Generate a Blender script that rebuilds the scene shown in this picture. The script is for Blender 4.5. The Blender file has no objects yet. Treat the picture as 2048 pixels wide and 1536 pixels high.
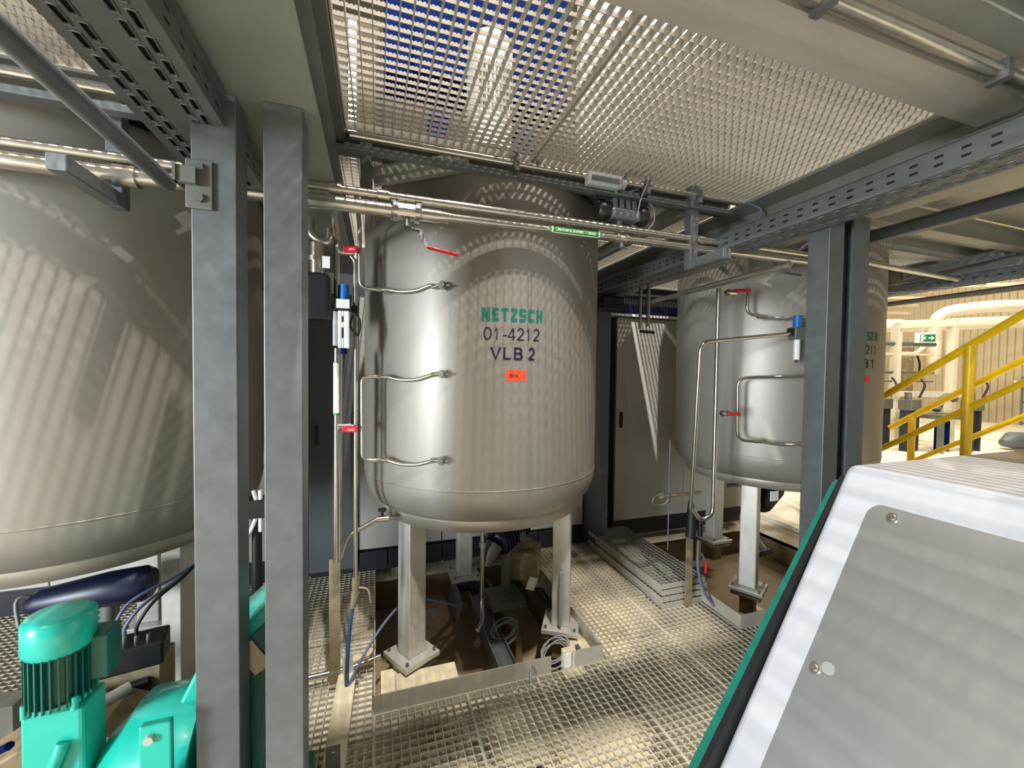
import bpy, bmesh, math, random
from mathutils import Vector, Matrix
random.seed(7)
R = math.radians
SC = bpy.context.scene
COL = SC.collection
# ------------------------------------------------------------------ camera, world, lights, exposure
def look_matrix(pitch, roll, yaw):
    cy, sy = math.cos(yaw), math.sin(yaw)
    f = Vector((-sy*math.cos(pitch), cy*math.cos(pitch), -math.sin(pitch)))
    r = Vector((cy, sy, 0)); d = f.cross(r)
    rt = r*math.cos(roll)+d*math.sin(roll); dn = -r*math.sin(roll)+d*math.cos(roll)
    m = Matrix((rt, -dn, -f)).transposed().to_4x4()
    return m
cam_d = bpy.data.cameras.new('camera'); cam = bpy.data.objects.new('camera', cam_d); COL.objects.link(cam)
cam.matrix_world = Matrix.Translation((0, 0, 1.5)) @ look_matrix(R(1.57), R(-0.71), R(-18.3))
cam_d.sensor_fit = 'HORIZONTAL'; cam_d.sensor_width = 36; cam_d.lens = 36*815/2048; cam_d.clip_start = .02
SC.camera = cam
SC.view_settings.view_transform = 'Standard'; SC.view_settings.look = 'None'
SC.view_settings.gamma = 1; SC.view_settings.use_curve_mapping = False
SC.view_settings.exposure = 0.22
w = bpy.data.worlds.new('hall_air'); SC.world = w; w.use_nodes = True
bg = w.node_tree.nodes['Background']; bg.inputs[0].default_value = (1, .97, .92, 1); bg.inputs[1].default_value = .20
def lamp(name, loc, target, size, power, col, size_y=None, spread=180):
    l = bpy.data.lights.new(name, 'AREA'); l.energy = power; l.color = col; l.spread = R(spread)
    if size_y: l.shape = 'RECTANGLE'; l.size = size; l.size_y = size_y
    else: l.shape = 'DISK'; l.size = size
    o = bpy.data.objects.new(name, l); COL.objects.link(o); o.location = loc
    o.rotation_euler = (Vector(target)-Vector(loc)).to_track_quat('-Z', 'Y').to_euler()
    return o
WARM = (1, .90, .72); NEUT = (1, .95, .88); COOL = (.84, .93, 1)
# assumed high bay lamps of the hall, none in view, above the gratings
lamp('assumed_bay_lamp', (.55, -1.9, 8.8), (.55, 1.8, 1.5), .09, 1150, NEUT, .42)
lamp('assumed_bay_lamp', (4.6, -2.6, 8.8), (1, 2, 1), .11, 260, NEUT)
lamp('assumed_bay_lamp', (-4.0, -2.6, 8.8), (0, 2, 1), .11, 250, NEUT)
lamp('assumed_bay_lamp', (1.6, 2.6, 8.8), (1.2, 2, 0), .14, 200, NEUT)
lamp('assumed_bay_lamp', (6.5, 6.5, 8.6), (6.5, 6.5, 0), 1.2, 220, WARM)
lamp('assumed_bay_lamp', (11.0, 4.0, 8.0), (13, 6, 0), 1.6, 620, WARM)
lamp('assumed_bay_lamp', (14.5, 9.0, 8.0), (14, 8, 0), 1.6, 400, WARM)
lamp('assumed_bay_lamp', (0.5, 6.0, 8.6), (.5, 6, 2), 1.2, 90, NEUT)
# assumed cool area light, unseen, from the left; no windows are built
lamp('assumed_cool_light', (-6.2, -2.5, 1.6), (0.6, 1.6, 1.2), 1.3, 720, COOL, 2.0)

# ------------------------------------------------------------------ materials
def lin(h):
    h = h.lstrip('#'); c = [int(h[i:i+2], 16)/255 for i in (0, 2, 4)]
    return tuple((x/12.92 if x <= .04045 else ((x+.055)/1.055)**2.4) for x in c)
MATS = {}
def mat(name, col, rough=.5, metal=0., var=.12, scale=6., bump=0., col2=None, emit=None, stretch=None, coat=0, rvar=0., alpha=None, spec=None):
    m = bpy.data.materials.new(name); m.use_nodes = True; MATS[name] = m
    nt = m.node_tree; b = nt.nodes['Principled BSDF']
    c = lin(col) if isinstance(col, str) else col
    b.inputs['Roughness'].default_value = rough; b.inputs['Metallic'].default_value = metal
    if spec is not None: b.inputs['Specular IOR Level'].default_value = spec
    if coat: b.inputs['Coat Weight'].default_value = coat
    tc = nt.nodes.new('ShaderNodeTexCoord'); src = tc.outputs['Object']
    if stretch:
        mp = nt.nodes.new('ShaderNodeMapping'); mp.inputs['Scale'].default_value = stretch
        nt.links.new(src, mp.inputs[0]); src = mp.outputs[0]
    n = nt.nodes.new('ShaderNodeTexNoise'); n.inputs['Scale'].default_value = scale; n.inputs['Detail'].default_value = 6
    n.inputs['Roughness'].default_value = .6
    nt.links.new(src, n.inputs['Vector'])
    rp = nt.nodes.new('ShaderNodeValToRGB')
    c2 = lin(col2) if isinstance(col2, str) else (col2 or tuple(min(1, x*(1+var)) for x in c))
    c1 = c if col2 else tuple(x*(1-var) for x in c)
    rp.color_ramp.elements[0].color = (*c1, 1); rp.color_ramp.elements[1].color = (*c2, 1)
    rp.color_ramp.elements[0].position = .32; rp.color_ramp.elements[1].position = .68
    nt.links.new(n.outputs['Fac'], rp.inputs[0]); nt.links.new(rp.outputs[0], b.inputs['Base Color'])
    if rvar:
        mr = nt.nodes.new('ShaderNodeMapRange'); mr.inputs[3].default_value = rough-rvar; mr.inputs[4].default_value = rough+rvar
        nt.links.new(n.outputs['Fac'], mr.inputs[0]); nt.links.new(mr.outputs[0], b.inputs['Roughness'])
    if bump:
        bp = nt.nodes.new('ShaderNodeBump'); bp.inputs['Strength'].default_value = bump; bp.inputs['Distance'].default_value = .004
        nt.links.new(n.outputs['Fac'], bp.inputs['Height']); nt.links.new(bp.outputs[0], b.inputs['Normal'])
    if emit:
        b.inputs['Emission Color'].default_value = (*c, 1); b.inputs['Emission Strength'].default_value = emit
    if alpha is not None: b.inputs['Alpha'].default_value = alpha
    return m
mat('tank_steel', '#938e86', .48, .45, .05, 5, rvar=.05, stretch=(1, 1, .25))
mat('leg_steel', '#c4c1b8', .42, .4, .08, 9, rvar=.06)
mat('skirt_steel', '#b3ada2', .42, .6, .05, 6)
mat('galvanised', '#6c7071', .48, .55, .13, 14, rvar=.08)
mat('galvanised_dark', '#6f7068', .5, .5, .12, 10, rvar=.06)
mat('beam_steel', '#96978f', .45, .5, .1, 5, rvar=.06, stretch=(1, 1, 1))
mat('brushed_beam', '#cbc6bd', .34, .55, .1, 9, stretch=(.12, 2, 2), rvar=.1)
mat('grating_zinc', '#b8b3a8', .5, .4, .12, 20)
mat('grating_rib', '#8f887d', .6, .15, .06, 20)
mat('floor_grating', '#b9b3a5', .6, .2, .25, 6, col2='#d8d0bb')
mat('polished_pipe', '#b5b0a5', .24, .9, .1, 18, rvar=.06)
mat('hose_braid', '#9d978c', .38, .8, .15, 60, bump=.4)
mat('green_paint', '#20b8a4', .32, 0, .06, 8, coat=.3)
mat('green_paint_dark', '#125d50', .4, 0, .1, 8)
mat('teal_print', '#0b6b5d', .5, 0, .04, 8)
mat('navy_print', '#14152a', .5, 0, .04, 8)
mat('navy_paint', '#0b1230', .4, .1, .2, 12)
mat('tower_brown', '#5c5448', .9, 0, .2, 6, spec=.1)
mat('hose_blue', '#2a4a70', .5, 0, .1, 10)
mat('blue_paint', '#061845', .9, 0, .15, 3, spec=.05)
mat('blue_plastic', '#0f5fae', .4, 0, .06, 8)
mat('red_plastic', '#c21d35', .35, 0, .08, 8)
mat('black_rubber', '#0c0c0c', .55, 0, .2, 20)
mat('black_plastic', '#1b1b1d', .4, 0, .15, 12)
mat('cable_grey', '#8c8c8a', .5, 0, .1, 12)
mat('cable_blue', '#5d6883', .5, 0, .1, 12)
mat('white_plastic', '#dfe0dd', .45, 0, .03, 8)
mat('cabinet_white', '#bab8b0', .5, 0, .03, 3)
mat('cabinet_grey', '#5e6366', .5, .1, .06, 3)
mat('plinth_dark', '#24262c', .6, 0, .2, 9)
mat('hood_white', '#a3a5aa', .38, 0, .02, 3, coat=.2)
mat('brushed_plate', '#b0b0ae', .38, .82, .02, 7, stretch=(1, 3, 1), rvar=.02)
mat('yellow_paint', '#e0b400', .4, 0, .1, 10)
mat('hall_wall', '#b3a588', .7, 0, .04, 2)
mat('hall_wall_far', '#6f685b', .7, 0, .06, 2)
mat('hall_concrete', '#f2ead6', .55, 0, .12, .8)
mat('duct_white', '#e3d9c2', .45, .1, .04, 3)
mat('orange_label', '#ff4a2e', .5, 0, .06, 14)
mat('label_green', '#2f7a35', .5, 0, .05, 8)
mat('label_white', '#f0f3e2', .5, 0, .02, 8)
mat('exit_green', '#14703f', .5, 0, .03, 8)
mat('sludge', '#8f7a5e', .6, 0, .3, 3, col2='#a08a6c')
mat('pit_brown', '#6c5b45', .6, .1, .25, 5, col2='#8a7759')
mat('toe_steel', '#b3ab9b', .55, .25, .12, 12)
mat('dust', '#d2c6a8', .8, 0, .2, 12, bump=.6)
mat('card_beige', '#cdb79a', .7, 0, .05, 8)
mat('clear_plastic', '#c8ccd0', .2, 0, .03, 8, alpha=.55)
mat('yellow_green', '#c9d93a', .5, 0, .03, 8)
mat('rust_steel', '#8f8266', .55, .4, .3, 14)
def dirt_floor():
    m = mat('dirty_ground', '#7d705a', .85, 0, 0, 5.5, bump=.8, col2='#efe7d3')
    nt = m.node_tree
    for n in nt.nodes:
        if n.type == 'VALTORGB':
            n.color_ramp.elements[0].position = .38; n.color_ramp.elements[1].position = .60
            n.color_ramp.elements[0].color = (*lin('#9a8e78'), 1)
        if n.type == 'TEX_NOISE': n.inputs['Scale'].default_value = 2.6; n.inputs['Detail'].default_value = 9
    return m
dirt_floor()

# ------------------------------------------------------------------ mesh helpers
class MB:
    def __init__(s): s.v = []; s.f = []; s.sm = []
    def add(s, vs, fs, smooth=False):
        o = len(s.v); s.v += [tuple(p) for p in vs]
        for f in fs: s.f.append([i+o for i in f]); s.sm.append(smooth)
        return s
    def box(s, x0, y0, z0, x1, y1, z1):
        return s.add([(x, y, z) for z in (z0, z1) for y in (y0, y1) for x in (x0, x1)],
              [(0, 2, 3, 1), (4, 5, 7, 6), (0, 1, 5, 4), (2, 6, 7, 3), (0, 4, 6, 2), (1, 3, 7, 5)])
    def cbox(s, c, sx, sy, sz, rot=None):
        vs = [Vector((x, y, z)) for z in (-sz/2, sz/2) for y in (-sy/2, sy/2) for x in (-sx/2, sx/2)]
        if rot: vs = [rot @ v for v in vs]
        return s.add([v+Vector(c) for v in vs], [(0, 2, 3, 1), (4, 5, 7, 6), (0, 1, 5, 4), (2, 6, 7, 3), (0, 4, 6, 2), (1, 3, 7, 5)])
    def bar(s, p0, p1, w, h, up=(0, 0, 1)):
        p0, p1 = Vector(p0), Vector(p1); d = (p1-p0); L = d.length; d.normalize()
        a = d.cross(Vector(up)); a.normalize(); u = a.cross(d)
        m = Matrix((a, d, u)).transposed()
        return s.cbox((p0+p1)/2, w, L, h, m)
    def cyl(s, p0, p1, r0, r1=None, n=16, caps=True, smooth=True):
        r1 = r0 if r1 is None else r1
        p0, p1 = Vector(p0), Vector(p1); d = (p1-p0).normalized()
        a = d.orthogonal().normalized(); b = d.cross(a)
        c = [(math.cos(2*math.pi*i/n), math.sin(2*math.pi*i/n)) for i in range(n)]
        vs = [p0+(a*x+b*y)*r0 for x, y in c]+[p1+(a*x+b*y)*r1 for x, y in c]
        s.add(vs, [(i, (i+1) % n, n+(i+1) % n, n+i) for i in range(n)], smooth)
        if caps:
            s.add(vs[:n], [tuple(range(n))[::-1]]); s.add(vs[n:], [tuple(range(n))])
        return s
    def tube(s, pts, r, n=10, caps=True):
        pts = [Vector(p) for p in pts]; rings = []; a = None
        for i, p in enumerate(pts):
            t = (pts[min(i+1, len(pts)-1)]-pts[max(i-1, 0)]).normalized()
            if a is None: a = t.orthogonal().normalized()
            a = (a-t*a.dot(t)).normalized(); b = t.cross(a)
            rr = r[i] if isinstance(r, (list, tuple)) else r
            rings.append([p+(a*math.cos(2*math.pi*k/n)+b*math.sin(2*math.pi*k/n))*rr for k in range(n)])
        vs = [v for g in rings for v in g]
        s.add(vs, [(i*n+k, i*n+(k+1) % n, (i+1)*n+(k+1) % n, (i+1)*n+k) for i in range(len(pts)-1) for k in range(n)], True)
        if caps: s.add(rings[0], [tuple(range(n))[::-1]]); s.add(rings[-1], [tuple(range(n))])
        return s
    def lathe(s, cx, cy, prof, n=96, smooth=True):
        vs = [(cx+r*math.cos(2*math.pi*k/n), cy+r*math.sin(2*math.pi*k/n), z) for r, z in prof for k in range(n)]
        return s.add(vs, [(i*n+k, i*n+(k+1) % n, (i+1)*n+(k+1) % n, (i+1)*n+k) for i in range(len(prof)-1) for k in range(n)], smooth)
    def prism(s, poly, f, t0, t1):
        n = len(poly); a = [f(p[0], p[1], t0) for p in poly]; b = [f(p[0], p[1], t1) for p in poly]
        return s.add(a+b, [tuple(range(n))[::-1], tuple(range(n, 2*n))]+[(i, (i+1) % n, n+(i+1) % n, n+i) for i in range(n)])
    def ball(s, c, r, n=12, m=8, sq=1):
        prof = [(max(1e-5, r*math.sin(math.pi*i/m)), -r*math.cos(math.pi*i/m)*sq) for i in range(m+1)]
        return s.lathe(c[0], c[1], [(a, c[2]+z) for a, z in prof], n)
    def mesh(s, name, m, off=(0, 0, 0)):
        me = bpy.data.meshes.new(name); ox, oy, oz = off
        me.from_pydata([(x-ox, y-oy, z-oz) for x, y, z in s.v], [], s.f)
        me.polygons.foreach_set('use_smooth', s.sm); me.materials.append(MATS[m]); me.update()
        return me
    def build(s, name, m, parent=None, bevel=0, seg=2):
        off = ORG[parent.name] if parent else center_base(s.v)
        o = bpy.data.objects.new(name, s.mesh(name, m, off)); COL.objects.link(o)
        if parent: o.parent = parent
        else: o.location = off
        ORG[o.name] = off
        if bevel:
            b = o.modifiers.new('bevel', 'BEVEL'); b.width = bevel; b.segments = seg; b.limit_method = 'ANGLE'
        return o
ORG = {}
def center_base(vs):
    xs, ys, zs = zip(*vs)
    return ((min(xs)+max(xs))/2, (min(ys)+max(ys))/2, min(zs))
def thing(name, label, cat, loc=(0, 0, 0), group=None):
    o = bpy.data.objects.new(name, None); COL.objects.link(o); o.location = loc; o.empty_display_size = .05
    ORG[o.name] = tuple(loc); tag(o, label, cat, group); return o
def tag(o, label=None, cat=None, group=None, kind=None):
    if label: o['label'] = label
    if cat: o['category'] = cat
    if group: o['group'] = group
    if kind: o['kind'] = kind
    return o
def inst(name, me, parent, loc):
    o = bpy.data.objects.new(name, me); COL.objects.link(o); o.parent = parent
    p = ORG[parent.name]; o.location = (loc[0]-p[0], loc[1]-p[1], loc[2]-p[2]); ORG[o.name] = tuple(loc); return o
def bend(pts, rad=.03, n=5):
    """rounds the corners of a polyline"""
    pts = [Vector(p) for p in pts]; out = [pts[0]]
    for i in range(1, len(pts)-1):
        a, b, c = pts[i-1], pts[i], pts[i+1]
        r = min(rad, (a-b).length*.49, (c-b).length*.49)
        p, q = b+(a-b).normalized()*r, b+(c-b).normalized()*r
        for k in range(n+1):
            t = k/n; out.append(p*(1-t)**2+b*2*t*(1-t)+q*t*t)
    out.append(pts[-1]); return out
def curve(pts, n=8):
    """Catmull-Rom through the points"""
    P = [Vector(p) for p in pts]; P = [P[0]*2-P[1]]+P+[P[-1]*2-P[-2]]; out = []
    for i in range(1, len(P)-2):
        for k in range(n):
            t = k/n; a, b, c, d = P[i-1], P[i], P[i+1], P[i+2]
            out.append(.5*((2*b)+(c-a)*t+(2*a-5*b+4*c-d)*t*t+(-a+3*b-3*c+d)*t**3))
    out.append(P[-2]); return out
def plate_holes(mb, x0, x1, y0, y1, z, t, holes):
    """flat plate in x/y with rectangular openings"""
    X = sorted({x0, x1, *[h[0] for h in holes], *[h[1] for h in holes]}); Y = sorted({y0, y1, *[h[2] for h in holes], *[h[3] for h in holes]})
    for i in range(len(X)-1):
        run = None
        for j in range(len(Y)-1):
            cx, cy = (X[i]+X[i+1])/2, (Y[j]+Y[j+1])/2
            hole = any(h[0] < cx < h[1] and h[2] < cy < h[3] for h in holes)
            if not hole and run is None: run = Y[j]
            if hole and run is not None: mb.box(X[i], run, z, X[i+1], Y[j], z+t); run = None
        if run is not None: mb.box(X[i], run, z, X[i+1], Y[-1], z+t)
    return mb
# lettering: letters become mesh, mapped by fn(u, v, h) with u along the line
def text_mesh(txt, bold=0.):
    cu = bpy.data.curves.new('lettering', 'FONT'); cu.body = txt; cu.offset = bold; cu.resolution_u = 3
    o = bpy.data.objects.new('lettering', cu); COL.objects.link(o)
    dg = bpy.context.evaluated_depsgraph_get(); me = bpy.data.meshes.new_from_object(o.evaluated_get(dg))
    V = [tuple(v.co) for v in me.vertices]; Fc = [tuple(p.vertices) for p in me.polygons]
    bpy.data.objects.remove(o); bpy.data.meshes.remove(me); bpy.data.curves.remove(cu)
    return V, Fc
def text_part(txt, name, m, parent, fn, w, h, bold=0.):
    V, Fc = text_mesh(txt, bold)
    xs = [v[0] for v in V]; ys = [v[1] for v in V]
    sx = w/(max(xs)-min(xs)); sy = h/(max(ys)-min(ys)); cx = (max(xs)+min(xs))/2; cy = (max(ys)+min(ys))/2
    return MB().add([fn((v[0]-cx)*sx, (v[1]-cy)*sy) for v in V], Fc).build(name, m, parent)

# ------------------------------------------------------------------ the setting
ZC = 2.43
g = MB()
plate_holes(g, -6, 3.95, -4, 3.3, -.075, .03, [(-.005, 1.13, 1.845, 3.1), (2.05, 3.6, 1.845, 3.1)])
tag(g.build('floor', 'dirty_ground'), 'dusty ground slab under the walkway gratings', kind='structure')
g = MB(); g.box(3.95, -6, -.1, 24, 22, -.002); g.box(-14, 3.3, -.1, 3.95, 22, -.002); g.box(-14, -6, -.1, -6, 3.3, -.002)
tag(g.build('floor_hall', 'hall_concrete'), 'pale concrete floor of the hall', kind='structure')
for px0, px1, nm in ((-.005, 1.13, 'floor_pit'), (2.05, 3.6, 'floor_pit')):
    tag(MB().box(px0, 1.845, -.30, px1, 3.1, -.26).build('sludge', 'sludge'), 'brown mud standing in the pit bottom', kind='stuff')
    g = MB(); g.box(px0-.02, 1.83, -.50, px1+.02, 3.12, -.47)
    g.box(px0-.02, 1.83, -.47, px0, 3.12, -.046); g.box(px1, 1.83, -.47, px1+.02, 3.12, -.046)
    g.box(px0, 1.83, -.47, px1, 1.845, -.046); g.box(px0, 3.1, -.47, px1, 3.12, -.046)
    tag(g.build(nm, 'pit_brown'), 'brown sump pit under a tank', kind='structure')
# far hall walls with corrugated sheet
def corrugated(name, x0, y0, x1, y1, z0, z1, pitch=.18, depth=.05, m='hall_wall'):
    d = Vector((x1-x0, y1-y0, 0)); L = d.length; d.normalize(); nrm = Vector((-d.y, d.x, 0)); g = MB(); k = int(L/pitch)
    prof = []
    for i in range(k):
        for t, q in ((0, 0), (.45, 0), (.55, 1), (.9, 1)): prof.append((i+t, q))
    prof.append((k, 0)); n = len(prof)
    vs = [Vector((x0, y0, z))+d*(a*pitch)+nrm*(q*depth) for z in (z0, z1) for a, q in prof]
    g.add(vs, [(i, i+1, n+i+1, n+i) for i in range(n-1)])
    return tag(g.build(name, m), 'beige corrugated wall of the hall', kind='structure')
corrugated('wall_right', 20, -6, 20, 12, -.1, 10)
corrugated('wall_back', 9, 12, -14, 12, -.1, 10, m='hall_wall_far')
corrugated('wall_back', 20, 12, 9, 12, -.1, 10)
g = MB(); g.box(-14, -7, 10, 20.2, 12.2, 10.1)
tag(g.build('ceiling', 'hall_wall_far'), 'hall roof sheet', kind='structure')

# ------------------------------------------------------------------ gratings
PIT = .0335
def serrated(L):
    n = max(2, int(L/PIT*3)); st = L/n; top = []
    for i in range(n):
        for t, h in ((0, 0), (.22, .8), (.5, 1.0), (.78, .8)): top.append((i*st+t*st, h*.0042))
    top.append((L, 0)); k = len(top); z0 = -.013; z1 = -.0042
    g = MB(); vs = []
    for y in (-.0012, .0012):
        vs += [(a, y, z0) for a, h in top]+[(a, y, z1+h) for a, h in top]
    q = [(i, i+1, k+i+1, k+i) for i in range(k-1)]+[(2*k+i+1, 2*k+i, 3*k+i, 3*k+i+1) for i in range(k-1)]
    q += [(k+i, k+i+1, 3*k+i+1, 3*k+i) for i in range(k-1)]+[(i+1, i, 2*k+i, 2*k+i+1) for i in range(k-1)]
    return g.add(vs, q)
def grating(x0, x1, y0, y1, zt, label, group=None, m1='grating_zinc', m2='grating_rib', detail=True, plain=False, h=.03, name='walkway_grating', xs=1):
    T = thing(name, label, 'grating', ((x0+x1)/2, (y0+y1)/2, zt-h), group)
    for a in (y0, y1): MB().box(x0, a-.0025, zt-h, x1, a+.0025, zt).build('edge_bar', m1, T)
    for a in (x0, x1): MB().box(a-.0025, y0, zt-h, a+.0025, y1, zt).build('edge_bar', m1, T)
    nx = int((x1-x0)/PIT); ny = int((y1-y0)/PIT); px = (x1-x0)/nx; py = (y1-y0)/ny
    if detail:
        mb = MB().box(-.0014, 0, -h+.001, .0014, y1-y0, 0).mesh('bearing_bar', m1)
        mc = (MB().box(0, -.0014, -.014, x1-x0, .0014, -.0005) if plain else serrated(x1-x0)).mesh('cross_bar', m2)
        for i in range(1, nx): inst('bearing_bar', mb, T, (x0+i*px, y0, zt))
        for j in range(1, ny): inst('cross_bar', mc, T, (x0, y0+j*py, zt))
    else:
        a, b = MB(), MB()
        for i in range(1, nx): a.box(x0+i*px-.0014, y0, zt-h+.001, x0+i*px+.0014, y1, zt)
        for j in range(1, ny): b.box(x0, y0+j*py-.0014, zt-.014, x1, y0+j*py+.0014, zt-.0005)
        tag(a.build('bearing_bars', m1, T), kind='stuff'); tag(b.build('cross_bars', m2, T), kind='stuff')
    return T
ZT = ZC+.03
CG = 'gratings of the platform overhead'
grating(-.118, .640, .70, 1.715, ZT, 'overhead walkway grating next to the wide left beam', CG)
grating(.652, 1.895, .70, 1.715, ZT, 'overhead walkway grating right of the dark panel joint', CG)
grating(.652, 1.895, -.55, .56, ZT, 'overhead grating panel at the top right corner, nearer than the brushed beam', CG)
grating(-1.60, -.50, .60, 1.66, ZT, 'overhead grating panel at the top left corner behind the diagonal conduit', CG)
grating(-.118, .640, -.55, .66, ZT, 'overhead grating panel above the camera position', CG, detail=False)
grating(-1.60, -.50, -.55, .58, ZT, 'overhead grating panel left of the wide beam near the camera', CG, detail=False)
grating(-3.2, -1.62, -.55, 1.66, ZT, 'overhead grating panel above the left tank front', CG, detail=False)
grating(1.34, 1.86, 1.80, 2.55, ZT, 'overhead grating strip right of the centre tank, nearer piece', CG, detail=False)
grating(1.34, 1.86, 2.56, 3.9, ZT, 'overhead grating strip right of the centre tank, farther piece', CG, detail=False)
grating(-.50, .02, 1.80, 3.3, ZT, 'overhead grating between the left and centre tanks', CG, detail=False)
grating(2.12, 4.2, 1.50, 1.74, ZT, 'narrow overhead grating in front of the right tank', CG, detail=False)
grating(2.12, 4.2, 1.80, 3.7, ZT, 'overhead grating above the right tank', CG, detail=False)
# floor gratings
FG = 'floor gratings around the pits'
fm = dict(m1='floor_grating', m2='floor_grating', plain=True)
grating(-.62, -.012, 1.35, 2.45, 0, 'floor grating under the steel bracket rail left of the pit', FG, **fm)
grating(-.62, -.012, 2.455, 3.3, 0, 'dark floor grating at the foot of the grey cabinet door', FG, detail=False, **fm)
grating(-.006, .40, 1.00, 1.832, 0, 'floor grating in front of the pit left end', FG, **fm)
grating(.405, .75, 1.00, 1.832, 0, 'dust-clogged floor grating in front of the pit middle', FG, **fm)
grating(.755, 1.15, 1.00, 1.832, 0, 'floor grating in front of the pit right end', FG, **fm)
grating(1.155, 1.60, 1.00, 2.30, 0, 'pale floor grating in the middle of the aisle', FG, **fm)
grating(1.605, 2.04, 1.00, 2.30, 0, 'pale floor grating in front of the stack of loose gratings', FG, **fm)
grating(1.155, 2.04, 2.305, 3.25, 0, 'floor grating behind the aisle along the loose stack', FG, detail=False, **fm)
grating(2.05, 3.6, 1.0, 1.832, 0, 'floor grating in front of the right tank pit', FG, detail=False, **fm)
grating(-2.6, -.64, .9, 3.3, 0, 'floor grating around the green pump drive', FG, detail=False, **fm)
# dust caked between the bars
for k, (x, y, r) in enumerate(((.62, 1.62, .22), (.9, 1.45, .2), (1.45, 2.2, .3), (1.7, 1.8, .26), (1.3, 2.75, .22), (1.2, 1.95, .2), (.3, 1.42, .14))):
    g = MB(); n = 26; ring = []
    for i in range(n):
        a = 2*math.pi*i/n; q = r*(.72+.35*random.random()); ring.append((x+q*math.cos(a)*1.2, y+q*math.sin(a), -.022))
    rin = [(x+(p[0]-x)*.6, y+(p[1]-y)*.6, -.012-.004*random.random()) for p in ring]
    g.add(ring+rin+[(x, y, -.010)], [(i, (i+1) % n, n+(i+1) % n, n+i) for i in range(n)]+[(n+i, n+(i+1) % n, 2*n) for i in range(n)], True)
    tag(g.build('dust_deposit', 'dust'), 'pale dust caked in the cells of the floor grating', 'dust', 'dust in the floor gratings', 'stuff')
# loose stack of gratings by the right pit
for k in range(4):
    dx = (0, -.012, .006, .0)[k]
    grating(1.745+dx, 2.10+dx, 2.13+.01*k, 3.08+.008*k, .034+.036*k, ['bottom grating of the loose stack on the floor', 'second grating from the bottom of the loose stack', 'third grating from the bottom of the loose stack', 'top grating of the loose stack on the floor'][k],
            'loose gratings stacked on the floor', m1='grating_zinc', m2='grating_zinc', plain=True, detail=(k == 3), h=.032, name='loose_grating')

# toe plates round the pits
def toe(x0, y0, x1, y1, label, h=.082):
    g = MB(); g.bar((x0, y0, h/2-.02), (x1, y1, h/2-.02), .005, h+.04)
    return tag(g.build('toe_plate', 'toe_steel'), label, 'toe plate', 'steel toe plates round the pits')
toe(-.009, 1.838, .833, 1.838, 'long steel toe plate along the front of the centre pit')
toe(.966, 1.838, 1.128, 1.838, 'short steel toe plate right of the junction box')
toe(-.009, 1.842, -.009, 3.05, 'steel toe plate seen edge-on left of the centre pit')
toe(1.128, 1.842, 1.128, 3.0, 'steel toe plate along the right side of the centre pit')
toe(2.05, 1.825, 3.3, 1.825, 'steel toe plate along the front of the right pit')
toe(2.05, 1.829, 2.08, 2.9, 'steel toe plate along the left side of the right pit')

# ------------------------------------------------------------------ columns and beams
def column(x0, x1, y0, y1, z1, label, open_left=False):
    T = thing('platform_column', label, 'column', ((x0+x1)/2, (y0+y1)/2, 0), 'square steel platform columns')
    if open_left:
        MB().box(x0, y0, -.045, x1, y0+.010, z1).box(x0, y1-.010, -.045, x1, y1, z1).box(x1-.012, y0+.010, -.045, x1, y1-.010, z1).build('shaft', 'galvanised', T)
    else: MB().box(x0, y0, -.045, x1, y1, z1).build('shaft', 'galvanised', T, .0025)
    MB().box(x0-.03, y0-.03, -.045, x1+.03, y1+.03, -.03).build('base_plate', 'galvanised', T)
    return T
colA = column(-.443, -.345, 1.23, 1.325, 2.2, 'grey square column carrying the small bolted bracket plate')
column(-.285, -.192, 1.23, 1.325, 2.2, 'grey square column just right of its twin with the bracket')
column(1.812, 1.902, 1.23, 1.322, 2.2, 'bluish square column in front of the right tank, left one of the pair')
column(1.958, 2.060, 1.23, 1.322, 2.2, 'square column in front of the right tank lettering, right one of the pair', True)
# bracket plate bolted to the left column
bp = MB().box(-.452, 1.222, 1.90, -.395, 1.2295, 2.02).build('bracket_plate', 'galvanised_dark', colA, .002)
g = MB()
for z in (2.0, 1.925): g.cyl((-.422, 1.222, z), (-.422, 1.214, z), .011, n=6, smooth=False)
g.build('bolt', 'galvanised', bp)
MB().box(-.470, 1.205, 1.955, -.425, 1.2215, 1.995).box(-.470, 1.2, 1.955, -.464, 1.26, 1.995).build('clip_angle', 'galvanised_dark', bp)
def hbeam(p0, p1, wd, z0, z1, label, m='beam_steel', tf=.014, tw=.012, grp='platform beams'):
    T = thing('platform_beam', label, 'beam', ((p0[0]+p1[0])/2, (p0[1]+p1[1])/2, z0), grp)
    MB().bar((*p0, z0+tf/2), (*p1, z0+tf/2), wd, tf).build('bottom_flange', m, T)
    MB().bar((*p0, z1-tf/2), (*p1, z1-tf/2), wd, tf).build('top_flange', m, T)
    MB().bar((*p0, (z0+z1)/2), (*p1, (z0+z1)/2), tw, z1-z0-2*tf).build('web', m, T)
    return T
bl = hbeam((-.308, -1.2), (-.308, 3.2), .305, 2.2, 2.40, 'wide grey beam over the left pair of columns')
br = hbeam((1.95, -1.2), (1.95, 5.2), .285, 2.2, 2.40, 'long steel beam over the right pair of columns')
hbeam((-.155, .733), (1.81, .733), .122, 2.30, 2.425, 'brushed cross beam overhead from the left beam to the right cable tray', 'brushed_beam')
hbeam((-.155, 1.765), (1.81, 1.765), .075, 2.37, 2.43, 'slim cross beam along the far end of the overhead gratings', 'galvanised_dark', .008, .008)
hbeam((-3.2, 1.70), (-.46, 1.70), .075, 2.37, 2.43, 'slim cross beam over the left tank', 'galvanised_dark', .008, .008)
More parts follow.
